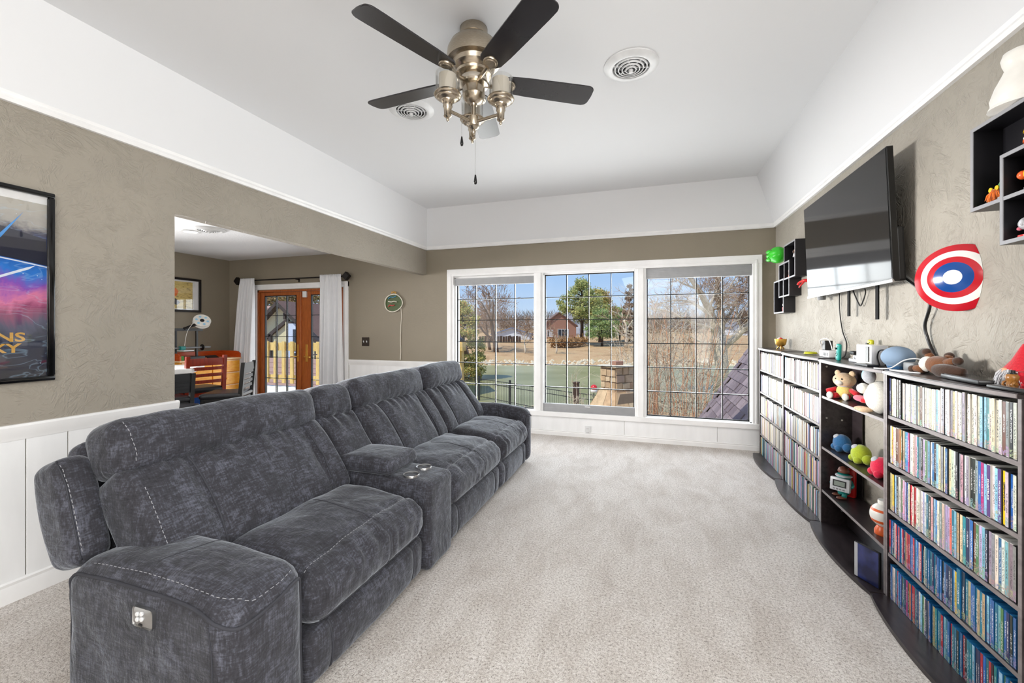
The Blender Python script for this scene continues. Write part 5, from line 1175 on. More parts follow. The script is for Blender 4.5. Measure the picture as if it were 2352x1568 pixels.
# counter height table
t = thing('dining_table', 'white topped counter height dining table behind the wall opening', 'table', (-5.9, 3.3, 0))
c_ = Vector((-5.08, 3.535)); e1 = Vector((-.72, .69)).normalized(); e2 = Vector((-.66, -.75)).normalized()
q = [c_, c_+e1*.85, c_+e1*.85+e2*1.2, c_+e2*1.2]
b = prism(B(), [tuple(p) for p in q], 'z', .865, .92); bmesh.ops.bevel(b, geom=b.edges[:], offset=.008, segments=2, affect='EDGES'); obj('tabletop', b, 'trim_white', t, smooth=40)
for a_, d_ in ((.12, .14), (.73, .14), (.12, 1.06), (.73, 1.06)):
    p = c_+e1*a_+e2*d_; obj('leg', bx(p.x-.035, p.x+.035, p.y-.035, p.y+.035, 0, .865, .006), 'chair_cherry', t)
# counter chairs
def counter_chair(label, x, y, rz, wood_, edge, zs=.62, zt=1.06, nsl=4):
    t = thing('counter_chair', label, 'chair', (x, y, 0), 'counter chairs around the dining table'); mt = T3(x, y, 0) @ rotm('Z', rz); w = .205
    def sub(name, fn_, m=wood_, parent=t, smooth=None):
        b = B(); fn_(b); bmesh.ops.transform(b, matrix=mt, verts=b.verts); return obj(name, b, m, parent, smooth)
    for s_ in (-1, 1):
        sub('leg', lambda b: prism(b, [(-.2, 0), (-.165, 0), (-.165, zs), (-.2, zt), (-.24, zt), (-.205, zs)], 'x', s_*w-.02, s_*w+.02))   # rear leg and back post
        sub('leg', lambda b: prism(b, [(.17, 0), (.205, 0), (.205, zs-.03), (.17, zs-.03)], 'x', s_*w-.02, s_*w+.02))
        sub('stretcher', lambda b: box(b, s_*w-.012, s_*w+.012, -.17, .18, .2, .24))
    sub('stretcher', lambda b: box(b, -w, w, .175, .195, .16, .2)); sub('stretcher', lambda b: box(b, -w, w, -.195, -.175, .26, .3))
    sub('seat_frame', lambda b: box(b, -w-.01, w+.01, -.19, .21, zs-.06, zs-.01, .004))
    b = rbox(B(), (0, .01, zs+.018), (.235, .215, .032), .03, nf=(6, 6, 2)); bmesh.ops.transform(b, matrix=mt, verts=b.verts); obj('seat_pad', b, 'black_seat', t, smooth=180)
    hh = (zt-zs-.12)
    for k in range(nsl):
        z = zs+.1+hh*(k+.25)/nsl; y_ = -.185-.036*(z-zs)/(zt-zs); hz = .022 if k < nsl-1 else .05
        sub('slat', lambda b: box(b, -w+.01, w-.01, y_-.009, y_+.009, z-hz*.8, z+hz, .003))
    return t
counter_chair('cherry red ladder back counter chair in front of the dresser', -5.36, 3.79, 80, 'chair_cherry', 'pine_edge', .62, 1.06)
counter_chair('black ladder back counter chair next to the white curtain', -4.75, 3.72, 124, 'black_plastic', 'grey_edge', .6, 1.0, 5)
counter_chair('black ladder back counter chair half hidden by the wall edge', -5.02, 3.16, 80, 'black_plastic', 'grey_edge', .6, .9, 5)
counter_chair('black counter chair closest to the sofa back', -4.38, 2.75, 20, 'black_plastic', 'grey_edge', .6, .8, 3)
t = thing('toy_bin', 'blue plastic bin on the dining room floor under the table', 'bin', (-6.2, 4.45, 0))
b = lathe(B(), [(0, .01), (.15, 0), (.18, .5), (.19, .5), (.19, .52), (.17, .52), (.14, .03), (0, .03)], (-6.2, 4.45, 0), 4, mat=None); obj('bin_body', b, 'shield_blue', t)
obj('bin_handle', tb(curve_pts([(-6.05, 4.35, .46), (-6.0, 4.4, .42), (-6.02, 4.46, .46)], 4), .008, 6), 'grey_plastic', t, smooth=180)
# ------------------------------------------------------------------ outdoors: terrain, pond, far bank
ZG, ZW = -2.45, -2.8
s = N('lawn'); v = s.coords(); n1 = s.noise(.35, 5, v, .65); n2 = s.noise(4, 4, v, .7)
f = s.math('ADD', s.math('MULTIPLY', n1, .6), s.math('MULTIPLY', n2, .4))
s.set(s.ramp(f, [(.36, srgb(132, 104, 68)), (.46, srgb(178, 142, 100)), (.56, srgb(190, 156, 116)), (.66, srgb(150, 146, 88))]), .95); s.bump(n2, .5, .1)
s = N('pond_water'); v = s.coords((1, 1.6, 1)); s.bump(s.noise(2.5, 3, v), .25, .05)
s.set(s.ramp(s.noise(.12, 3, v), [(.35, srgb(136, 132, 82)), (.65, srgb(160, 154, 108))]), .32, 0, Specular_IOR_Level=.2)
F2 = Vector((-math.sin(YAW), math.cos(YAW))); R2 = Vector((math.cos(YAW), math.sin(YAW)))
def far(u, d, z=0):
    """world point at bearing tangent u (right of the room's long view) and distance d"""
    p = F2*d+R2*(u*d); return Vector((p.x, p.y, z))
def ground_z(d):
    pts = [(0, -2.6), (10, -2.5), (16, -2.55), (24, -2.9), (26, -3.3), (47, -3.3), (50, -2.75), (54, -2.2), (66, -1.75), (80, -1.3), (110, -.5), (200, 1.5), (400, 3)]
    for (a, za), (c, zc) in zip(pts, pts[1:]):
        if a <= d <= c: return za+(zc-za)*(d-a)/(c-a)
    return 3
b = B(); ds = [5.9, 8, 11, 14, 17, 20, 22, 24, 25, 26, 30, 36, 42, 46, 48, 50, 52, 55, 60, 66, 74, 84, 96, 110, 140, 200, 300]; us = [-2.4+.06*i for i in range(66)]
G = [[b.verts.new(far(u, d, ground_z(d+ (6 if d < 46 and u < -.05 else 0)*max(0, min(1, (-.05-u)*5))*(-1 if 18 < d < 30 else 0)+.7*noise.noise(Vector((u*9, d*.1, 0))))+.06*noise.noise(Vector((u*30, d, 1))))) for u in us] for d in ds]
for r0, r1 in zip(G, G[1:]):
    for i in range(len(us)-1): b.faces.new((r0[i], r0[i+1], r1[i+1], r1[i]))
obj('lawn', b, 'lawn', smooth=180, kind=ST)
b = B(); b.faces.new([b.verts.new(far(u, d, ZW)) for u, d in ((-1.6, 17), (1.6, 17), (1.6, 56), (-1.6, 56))]); obj('pond', b, 'pond_water', kind=ST)
# stones along the far waterline: too many to count
flat('bank_stone', (206, 192, 166), .9, var=.2); flat('bark', (128, 108, 92), .9, var=.15); flat('bark_pale', (214, 198, 174), .9, var=.15); flat('twig', (168, 138, 114), .9, var=.12); flat('twig_red', (204, 150, 114), .9, var=.12); flat('bark_dark', (74, 56, 46), .9, var=.15)
b = B()
for k in range(900):
    u = rnd.uniform(-.62, .62); d = rnd.uniform(49.0, 52.4); p = far(u, d, ground_z(d)+.0); rr = rnd.uniform(.12, .34)
    vs = [b.verts.new(p+Vector((rr*x*rnd.uniform(.7, 1.1), rr*y*rnd.uniform(.7, 1.1), rr*.8*z))) for x, y, z in ((1, 0, 0), (0, 1, 0), (-1, 0, 0), (0, -1, 0), (0, 0, 1), (0, 0, -1))]
    for f in ((0, 1, 4), (1, 2, 4), (2, 3, 4), (3, 0, 4), (1, 0, 5), (2, 1, 5), (3, 2, 5), (0, 3, 5)): b.faces.new([vs[i] for i in f])
o = obj('bank_stones', b, 'bank_stone', kind='stuff'); tag(o, 'pale stones along the far waterline of the pond', 'stones')
b = B()
for k in range(160):
    u = rnd.uniform(-.5, .3); d = rnd.uniform(21.5, 23.2)+(2.4 if u < -.1 else 0); p = far(u, d, ground_z(d)+.1); rr = rnd.uniform(.05, .14)
    vs = [b.verts.new(p+Vector((rr*x*rnd.uniform(.7, 1.1), rr*y*rnd.uniform(.7, 1.1), rr*.8*z))) for x, y, z in ((1, 0, 0), (0, 1, 0), (-1, 0, 0), (0, -1, 0), (0, 0, 1), (0, 0, -1))]
    for f in ((0, 1, 4), (1, 2, 4), (2, 3, 4), (3, 0, 4), (1, 0, 5), (2, 1, 5), (3, 2, 5), (0, 3, 5)): b.faces.new([vs[i] for i in f])
o = obj('shore_stones', b, 'bank_stone', kind='stuff'); tag(o, 'scattered pale stones along the near shore behind the fence', 'stones')

# ------------------------------------------------------------------ trees
def bare_mesh(seed, h, r0, levels, spread=.55, kids=(3, 4), up=.25, first=.3, twist=.25, minr=.012):
    """trunk and branches of a leafless tree, base at the origin: (trunk bmesh, twig bmesh)"""
    r = random.Random(seed); tk, tw = B(), B()
    def grow(p, d, L, rad, lev):
        n = 4 if lev < 2 else 3; pts = [p.copy()]; rs = [rad]; q = p.copy(); dd = d.copy()
        for i in range(n):
            dd = (dd+Vector((r.gauss(0, twist), r.gauss(0, twist), r.gauss(0, twist)*.6+up*.3))*.5).normalized(); q = q+dd*(L/n); pts.append(q.copy()); rs.append(max(minr*.6, rad*(1-.55*(i+1)/n)))
        tube(tk if lev < 2 else tw, pts, rs, 7 if lev == 0 else (5 if lev < 2 else 3))
        if lev >= levels: return
        k = r.randint(*kids)+(2 if lev == 0 else 0)
        for j in range(k):
            t_ = r.uniform(first if lev == 0 else .25, 1) if j < k-1 else 1; i = min(n-1, int(t_*n)); a = pts[i]+(pts[i+1]-pts[i])*(t_*n-i)
            ax = Vector((r.gauss(0, 1), r.gauss(0, 1), r.gauss(0, .5))).normalized(); base = (pts[i+1]-pts[i]).normalized()
            nd = (base*(1-spread)+(ax-base*ax.dot(base)).normalized()*spread*r.uniform(.7, 1.3)+Vector((0, 0, up*.4))).normalized()
            grow(a, nd, L*r.uniform(.5, .72), max(minr, rs[i]*r.uniform(.5, .68)), lev+1)
    grow(Vector((0, 0, -.15)), Vector((0, 0, 1)), h, r0, 0)
    return tk, tw
def bare_tree(label, p, seed, h, r0, levels, bark='bark', twig='twig', name='bare_tree', group=None, haze=0, hw=.03, **k):
    t = thing(name, label, 'tree', p, group); tk, tw = bare_mesh(seed, h, r0, levels, **k)
    if haze: slivers(tw, [(Vector((0, 0, h*.95)), h*.5, h*.55)], haze, h*.11, hw, seed)
    for b, nm, m in ((tk, 'trunk', bark), (tw, 'branches', twig)):
        bmesh.ops.translate(b, vec=p, verts=b.verts); obj(nm, b, m, t, smooth=180)
    return t
def slivers(b, centres, n, L, w, seed, up=.6):
    r = random.Random(seed)
    for c, rad, vr in centres:
        for k in range(n):
            d = Vector((r.gauss(0, 1), r.gauss(0, 1), r.gauss(0, 1))); d = d/max(.5, d.length)*r.uniform(.3, 1); p = Vector(c)+Vector((d.x*rad, d.y*rad, d.z*vr))
            a = (Vector((d.x, d.y, d.z*.5))+Vector((r.gauss(0, .4), r.gauss(0, .4), up+r.gauss(0, .3)))).normalized()*L*r.uniform(.5, 1.4); q = a.orthogonal().normalized()*w
            b.faces.new([b.verts.new(p-q), b.verts.new(p+q), b.verts.new(p+a)])
    return b
def gp(u, d): return far(u, d, ground_z(d))
bare_tree('tall bare tree on the far bank in the first window', gp(-.037, 62), 11, 6.5, .42, 5, kids=(3, 4), first=.25, minr=.03, spread=.5, haze=1500, hw=.022)
bare_tree('bare tree leaning beside the tall one on the far bank', gp(-.052, 66), 12, 6, .25, 4, kids=(3, 4), minr=.03, haze=900, hw=.022)
bare_tree('young bare tree near the blue roof across the pond', gp(.031, 60), 13, 2.6, .13, 4, kids=(3, 4), minr=.02, bark='bark_pale', first=.5)
bare_tree('small pale bare tree in front of the brick house', gp(.104, 60), 14, 2.4, .14, 4, kids=(3, 4), minr=.02, bark='bark_pale', first=.5)
bare_tree('slim bare tree with white trunk right of the round pine', gp(.27, 70), 15, 5, .3, 4, kids=(3, 4), minr=.03, bark='bark_pale')
# big pale sycamore near the pond, built limb by limb
t = thing('sycamore_tree', 'big pale branched sycamore rising behind the shingled roof', 'tree', gp(.494, 27))
r_ = random.Random(5); tk, tw = B(), B(); b0 = gp(.494, 27)
def limb(pts, r0, r1, lev=0):
    c = curve_pts(pts, 5); n = len(c); tube(tk if lev < 2 else tw, c, [r0+(r1-r0)*i/(n-1) for i in range(n)], 8 if lev == 0 else (5 if lev == 1 else 3))
    if lev >= 4: return
    L = sum((a-b_).length for a, b_ in zip(c, c[1:]))
    for k in range((7, 6, 5, 4)[lev]):
        i = r_.randint(int(n*.25), n-2); d = (c[i+1]-c[i]).normalized(); ax = Vector((r_.gauss(0, 1), r_.gauss(0, 1), r_.gauss(.1, .7))); nd = (d*.55+(ax-d*ax.dot(d)).normalized()*.75).normalized()
        l_ = max(.5, L*r_.uniform(.28, .5)); p = c[i]; mid = p+nd*l_*.5+Vector((r_.gauss(0, .08), r_.gauss(0, .08), r_.gauss(.05, .08)))*l_; end = p+nd*l_+Vector((r_.gauss(0, .15), r_.gauss(0, .15), r_.gauss(.12, .15)))*l_
        limb([p, mid, end], max(.014, (r0+(r1-r0)*i/n)*.5), .008, lev+1)
def sy(u, zz, dd=27): return far(u, dd, zz)
tube(tk, [sy(.494, -2.6), sy(.497, -1), sy(.494, 0), sy(.49, 1.0)], [.46, .4, .4, .42], 12)
limb([sy(.492, .6), sy(.47, 2.4), sy(.448, 3.6, 26.5), sy(.41, 5.2, 26), sy(.39, 7.2, 26)], .3, .06)
limb([sy(.492, .8), sy(.496, 2.2), sy(.486, 3.8, 27.5), sy(.49, 6, 28), sy(.5, 8.5, 28)], .26, .06)
limb([sy(.495, .2), sy(.53, .9, 26.5), sy(.57, 1.9, 26), sy(.64, 3, 25.5)], .24, .07)
limb([sy(.49, 1.2), sy(.46, 1.6, 27), sy(.42, 1.9, 27.5), sy(.37, 2.6, 28), sy(.32, 2.8, 28)], .13, .03, 1)
limb([sy(.48, 2), sy(.43, 3.1, 27.5), sy(.38, 3.3, 28), sy(.33, 2.9, 28.5)], .12, .02, 1)
limb([sy(.495, 1.5), sy(.52, 2.6, 27.5), sy(.55, 3.8, 28), sy(.6, 4.6, 28)], .14, .03, 1)
limb([sy(.49, .5), sy(.45, .6, 26.5), sy(.41, 1.1, 26.5), sy(.36, 1.2, 27)], .08, .015, 1)
limb([sy(.49, -1.3), sy(.48, -1.6, 26.6), sy(.45, -1.3, 26.2), sy(.44, -1.35, 26)], .07, .02, 2)
slivers(tw, [(sy(.40, 5.2, 26.5), 2.6, 2.6), (sy(.5, 6, 28), 2.8, 2.4), (sy(.6, 3.4, 26), 2.2, 1.9), (sy(.38, 2.6, 28), 2.0, 1.4), (sy(.55, 4.2, 28), 2, 1.8), (sy(.46, 3.4, 27.5), 2.2, 2)], 420, .8, .011, 77, .3)
obj('trunk', tk, 'bark_pale', t, smooth=180); obj('branches', tw, 'twig', t, smooth=180)

def leaf_mat(name, stops):
    s = N(name); g = s.n('ShaderNodeNewGeometry'); c_ = s.ramp(g.outputs['Random Per Island'], [(p, srgb(*c)) for p, c in stops]); s.set(c_, .85)
    tl = s.n('ShaderNodeBsdfTranslucent'); s.l(c_, tl.inputs[0]); mx = s.n('ShaderNodeMixShader'); mx.inputs[0].default_value = .45; s.l(s.b.outputs[0], mx.inputs[1]); s.l(tl.outputs[0], mx.inputs[2]); s.l(mx.outputs[0], s.out.inputs[0]); return name
leaf_mat('needles_gold', [(.1, (140, 142, 84)), (.5, (204, 196, 116)), (.8, (236, 222, 144)), (.97, (240, 180, 116))])
leaf_mat('needles_green', [(.1, (116, 132, 80)), (.5, (178, 184, 112)), (.9, (226, 218, 146))]); leaf_mat('needles_deep', [(.1, (116, 144, 96)), (.5, (164, 188, 124)), (.9, (210, 214, 148))])
leaf_mat('needles_brown', [(.1, (124, 104, 84)), (.5, (158, 134, 110)), (.9, (184, 160, 132))]); leaf_mat('leaves_brown', [(.1, (96, 76, 44)), (.4, (176, 142, 98)), (.7, (208, 176, 130)), (.9, (120, 128, 66))]); leaf_mat('hedge_tan', [(.1, (150, 112, 72)), (.6, (186, 146, 98)), (.9, (206, 168, 120))])
def clumps(b, centres, n, size, seed, zf=.5):
    r = random.Random(seed)
    for c, rad in centres:
        for k in range(int(n)):
            d = Vector((r.gauss(0, 1), r.gauss(0, 1), r.gauss(0, zf))); d = d/max(.4, d.length)*rad*r.uniform(.3, 1); p = Vector(c)+d
            a = Vector((r.gauss(0, 1), r.gauss(0, 1), r.gauss(0, 1))).normalized(); w = a.orthogonal().normalized(); s_ = size*r.uniform(.6, 1.4)
            b.faces.new([b.verts.new(p+a*s_), b.verts.new(p-a*s_*.5+w*s_*.5), b.verts.new(p-a*s_*.5-w*s_*.5)])
    return b
def conifer(name, label, p, h, r0, crown, m, n, size, trunk_r, seed, bark='bark_dark'):
    t = thing(name, label, 'tree', p); r = random.Random(seed); tk = B(); tube(tk, [p+Vector((0, 0, -.2)), p+Vector((.1, 0, h*.5)), p+Vector((0, 0, h*.96))], [trunk_r, trunk_r*.7, trunk_r*.15], 8); cs = []
    for (z, rad, k) in crown:
        for j in range(k):
            a = 2*PI*(j+r.random()*.7)/k; q = rad*r.uniform(.45, 1.0); c = p+Vector((q*math.cos(a), q*math.sin(a), z*h+r.uniform(-.03, .03)*h)); cs.append((c, r0*r.uniform(.7, 1.2)))
            tube(tk, [p+Vector((0, 0, z*h-.06*h)), c], [trunk_r*.3, trunk_r*.08], 4)
    obj('trunk', tk, bark, t, smooth=180); obj('foliage', clumps(B(), cs, n, size, seed), m, t, kind='stuff'); return t
conifer('pine_tree', 'golden green pine at the left edge of the first window', gp(-.118, 36), 6.9, .62, [(.1, 1.5, 8), (.2, 2.0, 10), (.34, 2.1, 11), (.5, 1.9, 10), (.64, 1.6, 9), (.78, 1.2, 7), (.9, .6, 4), (.97, .2, 2)], 'needles_gold', 299, 0.10, .22, 21)
conifer('pine_tree', 'tallest green pine beyond the pond in the middle window', gp(.165, 78), 11.8, 1.15, [(.4, 2.6, 3), (.5, 4.0, 6), (.58, 4.9, 7), (.66, 4.6, 7), (.74, 3.6, 6), (.82, 2.8, 5), (.9, 1.6, 4), (.96, .7, 3), (.99, .2, 1)], 'needles_green', 252, 0.19, .36, 22)
conifer('pine_tree', 'broad light green pine behind the tallest one', gp(.208, 86), 10.6, 1.1, [(.4, 2.4, 7), (.52, 2.7, 8), (.64, 2.8, 8), (.76, 2.4, 7), (.87, 1.6, 6), (.96, .8, 3)], 'needles_gold', 252, 0.20, .34, 23)
conifer('pine_tree', 'round deep green pine low in the middle window', gp(.213, 74), 6.6, .9, [(.3, 2.2, 8), (.45, 2.6, 9), (.6, 2.4, 9), (.75, 1.8, 7), (.9, 1.0, 5)], 'needles_deep', 252, 0.16, .24, 24)
conifer('conifer_tree', 'narrow brown conifer by the right edge of the middle window', gp(.278, 86), 11.4, .62, [(.15, 1.9, 7), (.27, 2.0, 8), (.4, 1.8, 8), (.53, 1.5, 7), (.66, 1.2, 6), (.78, .8, 5), (.9, .4, 3), (.98, .1, 2)], 'needles_brown', 252, 0.14, .2, 25)
conifer('pine_tree', 'small grey green pine right of the round pine', gp(.255, 92), 7.6, .9, [(.3, 1.8, 6), (.5, 2, 7), (.7, 1.6, 6), (.88, .8, 4)], 'needles_deep', 206, 0.17, .2, 26)
conifer('oak_tree', 'brown leaved tree behind the neighbouring house', far(-.62, 40, -2.2), 9, 1.3, [(.3, 2.6, 9), (.45, 3.6, 12), (.6, 3.8, 12), (.75, 3.2, 10), (.9, 1.8, 7)], 'leaves_brown', 260, 0.14, .3, 27, 'bark')
conifer('oak_tree', 'brown and green leaved tree above the neighbour roof ridge', far(-.5, 44, -2.2), 9.4, 1.3, [(.3, 2.6, 9), (.45, 3.8, 12), (.6, 4.0, 12), (.75, 3.2, 10), (.9, 1.8, 7)], 'leaves_brown', 260, 0.14, .3, 28, 'bark')
# bare woods on the rise beyond: copies of three grown trees
protos = []
for sd, h in ((31, 6.2), (32, 7.2), (33, 5.4)):
    protos.append(bare_tree('bare brown tree in the distant woods beyond the pond', far(0, 420, 0), sd, h, .26, 5, name='woodland_tree', group='bare woods beyond the pond', kids=(3, 4), minr=.05, spread=.55, first=.2, haze=1600, hw=.045))
rr = random.Random(9); spots = []
for k in range(84):
    u = -.19+.83*(k+rr.uniform(.1, .9))/84; d = rr.uniform(92, 145) if k % 3 else rr.uniform(82, 95)
    if .08 < u < .2 and d < 118: d += 34
    spots.append((u, d))
spots += [(.27+.011*k+rr.uniform(0, .01), rr.uniform(56, 88)) for k in range(34)]
for k, (u, d) in enumerate(spots):
    src = protos[k % 3]; p = gp(u, d)
    o = src if k < 3 else copy_thing(src, p)
    p.z -= .25; o.location = p; o.rotation_euler = (0, 0, rr.uniform(0, 6)); q = rr.uniform(.8, 1.15)*(.82+.1*d/100); o.scale = (q, q, q)
# tan hedge and underbrush
o = obj('brush_hedge', clumps(B(), [(gp(u, 74+4*math.sin(40*u))+Vector((0, 0, .9)), 1.3) for u in [.1+.006*i for i in range(12)]], 130, .28, 41), 'hedge_tan', kind='stuff'); tag(o, 'tan brush hedge in front of the brick house', 'hedge')
o = obj('underbrush', slivers(B(), [(gp(u, 152+8*math.sin(70*u))+Vector((0, 0, 3.2)), 4, 4.5) for u in [-.25+.0125*i for i in range(76)]], 420, 1.6, .06, 42), 'needles_brown', kind='stuff'); tag(o, 'brown underbrush at the foot of the distant woods', 'underbrush')
# ------------------------------------------------------------------ houses beyond the pond
flat('brick_red', (164, 122, 104), .9, var=.12); flat('roof_brown', (122, 100, 92), .9, var=.1); flat('roof_blue', (128, 142, 172), .8); flat('house_white', (220, 222, 226), .7); flat('house_cream', (214, 204, 170), .8); flat('window_dark', (54, 60, 70), .3); flat('roof_grey', (126, 122, 124), .9)
def house(label, u, d, w, dep, hw, hr, wall, roof, wins, rz=0):
    p = gp(u, d); t = thing('house', label, 'house', p); mt = Matrix.Translation(p) @ rotm('Z', math.degrees(YAW)+rz)
    def sub(nm, fn_, m, par=t): b = B(); fn_(b); bmesh.ops.transform(b, matrix=mt, verts=b.verts); return obj(nm, b, m, par)
    sub('wall', lambda b: prism(b, [(-w/2, -.5), (w/2, -.5), (w/2, hw), (0, hr-.15), (-w/2, hw)], 'y', 0, dep), wall)
    for s_ in (-1, 1): sub('roof', lambda b: prism(b, [(s_*(w/2+.4), hw-.35), (s_*(w/2+.4), hw-.1), (0, hr+.2), (0, hr-.05)], 'y', -.35, dep+.35), roof)
    for (x, z, ww, hh) in wins:
        f = sub('window', lambda b: box(b, x-ww/2-.12, x+ww/2+.12, -.08, .02, z-hh/2-.12, z+hh/2+.12), 'house_white'); sub('pane', lambda b: [box(b, x-ww/2+i*ww/3+.05, x-ww/2+(i+1)*ww/3-.05, -.1, -.07, z-hh/2, z+hh/2) for i in range(3 if ww > 1.4 else 1)], 'window_dark', f)
    return t
house('brick house with white windows and brown roof beyond the pond', .112, 100, 8, 9, 3.2, 6.2, 'brick_red', 'roof_brown', [(.9, 1.3, 2.4, 1.8), (-2.2, 1.3, 1.2, 1.4)])
house('white gabled house with grey roof beside the brick one', .158, 112, 6, 8, 2.8, 5.6, 'house_white', 'roof_grey', [(-.6, 1.6, 1.2, 1.3), (1.4, 1.6, 1, 1.3)], 10)
house('low pale house among the trees right of the pines', .245, 112, 9, 7, 2.4, 4.6, 'house_cream', 'roof_grey', [(-2, 1.2, 1.6, 1.2), (1.5, 1.2, 1.6, 1.2)])
house('low house with a blue roof among the bare trees', .0, 96, 9, 7, 1.4, 2.6, 'house_white', 'roof_blue', [(0, .6, 1.4, .7)])
house('small white house far right behind the sycamore', .545, 120, 5, 6, 2.6, 4.4, 'house_white', 'roof_grey', [(0, 1.4, 1.4, 1.3)])
t = thing('board_fence', 'dark board fence on the far lawn under the blue roof', 'fence', gp(-.03, 84))
for k in range(16):
    p = gp(-.075+.0062*k, 84); obj('board', bx(p.x-.24, p.x+.24, p.y-.03, p.y+.03, p.z-.2, p.z+1.25+.05*(k % 3)), 'bark_dark', t)
# ------------------------------------------------------------------ iron fence on the near shore
flat('iron', (52, 54, 54), .6, .4)
t = thing('iron_fence', 'thin black iron fence along the near shore of the pond', 'fence', (-5, 21, -2.6))
fp = [far(-.2, 28, -2.7), far(-.12, 26.4, -2.68), far(-.078, 25, -2.66), far(-.005, 22.6, -2.62), far(.155, 19, -2.62), far(.31, 17, -2.6), far(.5, 16, -2.6)]
segs = []
for a, c in zip(fp, fp[1:]):
    L = (c-a).length; n = max(1, round(L/2.4)); segs += [(a+(c-a)*i/n, a+(c-a)*(i+1)/n) for i in range(n)]
for k, (a, c) in enumerate(segs):
    up = Vector((0, 0, 1)); obj('fence_post', bx(a.x-.045, a.x+.045, a.y-.045, a.y+.045, a.z-.2, a.z+1.3), 'iron', t)
    for z in (.12, .92, 1.14): obj('fence_rail', tb([a+up*z, c+up*z], .018, 4), 'iron', t)
    b = B(); n = 20
    for i in range(1, n): p = a+(c-a)*i/n; tube(b, [p+up*.05, p+up*1.16], .009, 3)
    obj('picket', b, 'iron', t, kind='stuff')
# stump, pump box, feeder
o = obj('tree_stump', lathe(B(), [(0, 0), (.42, 0), (.34, .12), (.28, .4), (.27, .72), (.2, .8), (0, .76)], gp(.09, 17.2), 12), 'bark', smooth=50); tag(o, 'grey tree stump on the near shore in the middle window', 'stump')
o = obj('wood_block', bx(*(lambda p: (p.x-.16, p.x+.16, p.y-.14, p.y+.14, p.z, p.z+.3))(gp(.118, 17)), .03), 'twig_red'); tag(o, 'small reddish block beside the tree stump', 'block')
t = thing('bird_feeder', 'red and white ball shaped bird feeder on a thin pole', 'bird feeder', far(.194, 14, -2.5))
p = far(.194, 14, 0); obj('pole', tb([(p.x, p.y, -2.5), (p.x, p.y, -.68)], .015, 6), 'iron', t); obj('red_top', ell(B(), (p.x, p.y, -.54), (.11, .11, .1), 16, 10), 'toy_red', t, smooth=180); obj('white_dish', lathe(B(), [(0, -.7), (.1, -.69), (.12, -.64), (.1, -.6), (0, -.6)], (p.x, p.y, 0), 18), 'toy_white', t, smooth=50)
t = thing('gate_post', 'dark square gate post by the iron fence', 'post', far(.152, 17.5, -2.6)); p = far(.152, 17.5, 0)
obj('post', bx(p.x-.11, p.x+.11, p.y-.11, p.y+.11, -2.7, -.85), 'bark_dark', t); obj('post_cap', bx(p.x-.13, p.x+.13, p.y-.13, p.y+.13, -.85, -.78, .02), 'bark_dark', t)
# ------------------------------------------------------------------ stone chimney of the lower storey
s = N('field_stone'); oi = s.n('ShaderNodeObjectInfo'); n_ = s.noise(7, 5, s.coords(), .65); h_ = s.ramp(oi.outputs['Random'], [(0, srgb(198, 162, 122)), (.3, srgb(216, 188, 150)), (.55, srgb(186, 148, 114)), (.8, srgb(236, 214, 176)), (1, srgb(170, 138, 116))])
s.set(s.mix(1, h_, s.ramp(n_, [(.3, (.7, .68, .66, 1)), (.7, (1.1, 1.1, 1.1, 1))]), 'MULTIPLY'), .9); s.bump(n_, .6, .02)
flat('mortar', (150, 128, 104), .95)
cp_ = far(.248, 9.3, 0); ch = thing('stone_chimney', 'tan stone chimney with a flared base beyond the middle window', 'chimney', (cp_.x, cp_.y, -.6)); mt = Matrix.Translation(cp_) @ rotm('Z', math.degrees(YAW)+28)
def csub(nm, fn_, m, par=ch, **k): b = B(); fn_(b); bmesh.ops.transform(b, matrix=mt, verts=b.verts); return obj(nm, b, m, par, **k)
CW, CD = .235, .235
core = csub('chimney_core', lambda b: box(b, -CW, CW, -CD, CD, -.2, .57), 'mortar')
csub('cap_slab', lambda b: box(b, -CW-.07, CW+.07, -CD-.07, CD+.07, .57, .605, .01), 'bank_stone'); csub('flue', lambda b: [box(b, -.11, .11, -.09, .09, .6, .69, .01)], 'brick_red')
rs = random.Random(3); nst = 0
for face in range(4):
    fm = mt @ rotm('Z', 90*face); z = -.18
    while z < .55:
        hh = min(.57-z, rs.uniform(.1, .18)); x = -CW-.01
        while x < CW-.02:
            ww = min(CW+.012-x, rs.uniform(.12, .24)); ww = ww if CW-(x+ww) > .05 else CW+.012-x; j = lambda a: rs.uniform(-a, a)
            b = prism(B(), [(x+.006+abs(j(.012)), z+.006), (x+ww-.006, z+.006+abs(j(.02))), (x+ww-.006-abs(j(.012)), z+hh-.006), (x+.006+abs(j(.012)), z+hh-.006-abs(j(.02)))], 'y', -CD-.012-rs.uniform(0, .022), -CD+.02)
            bmesh.ops.transform(b, matrix=fm, verts=b.verts); obj('stone', b, 'field_stone', ch); x += ww; nst += 1
        z += hh
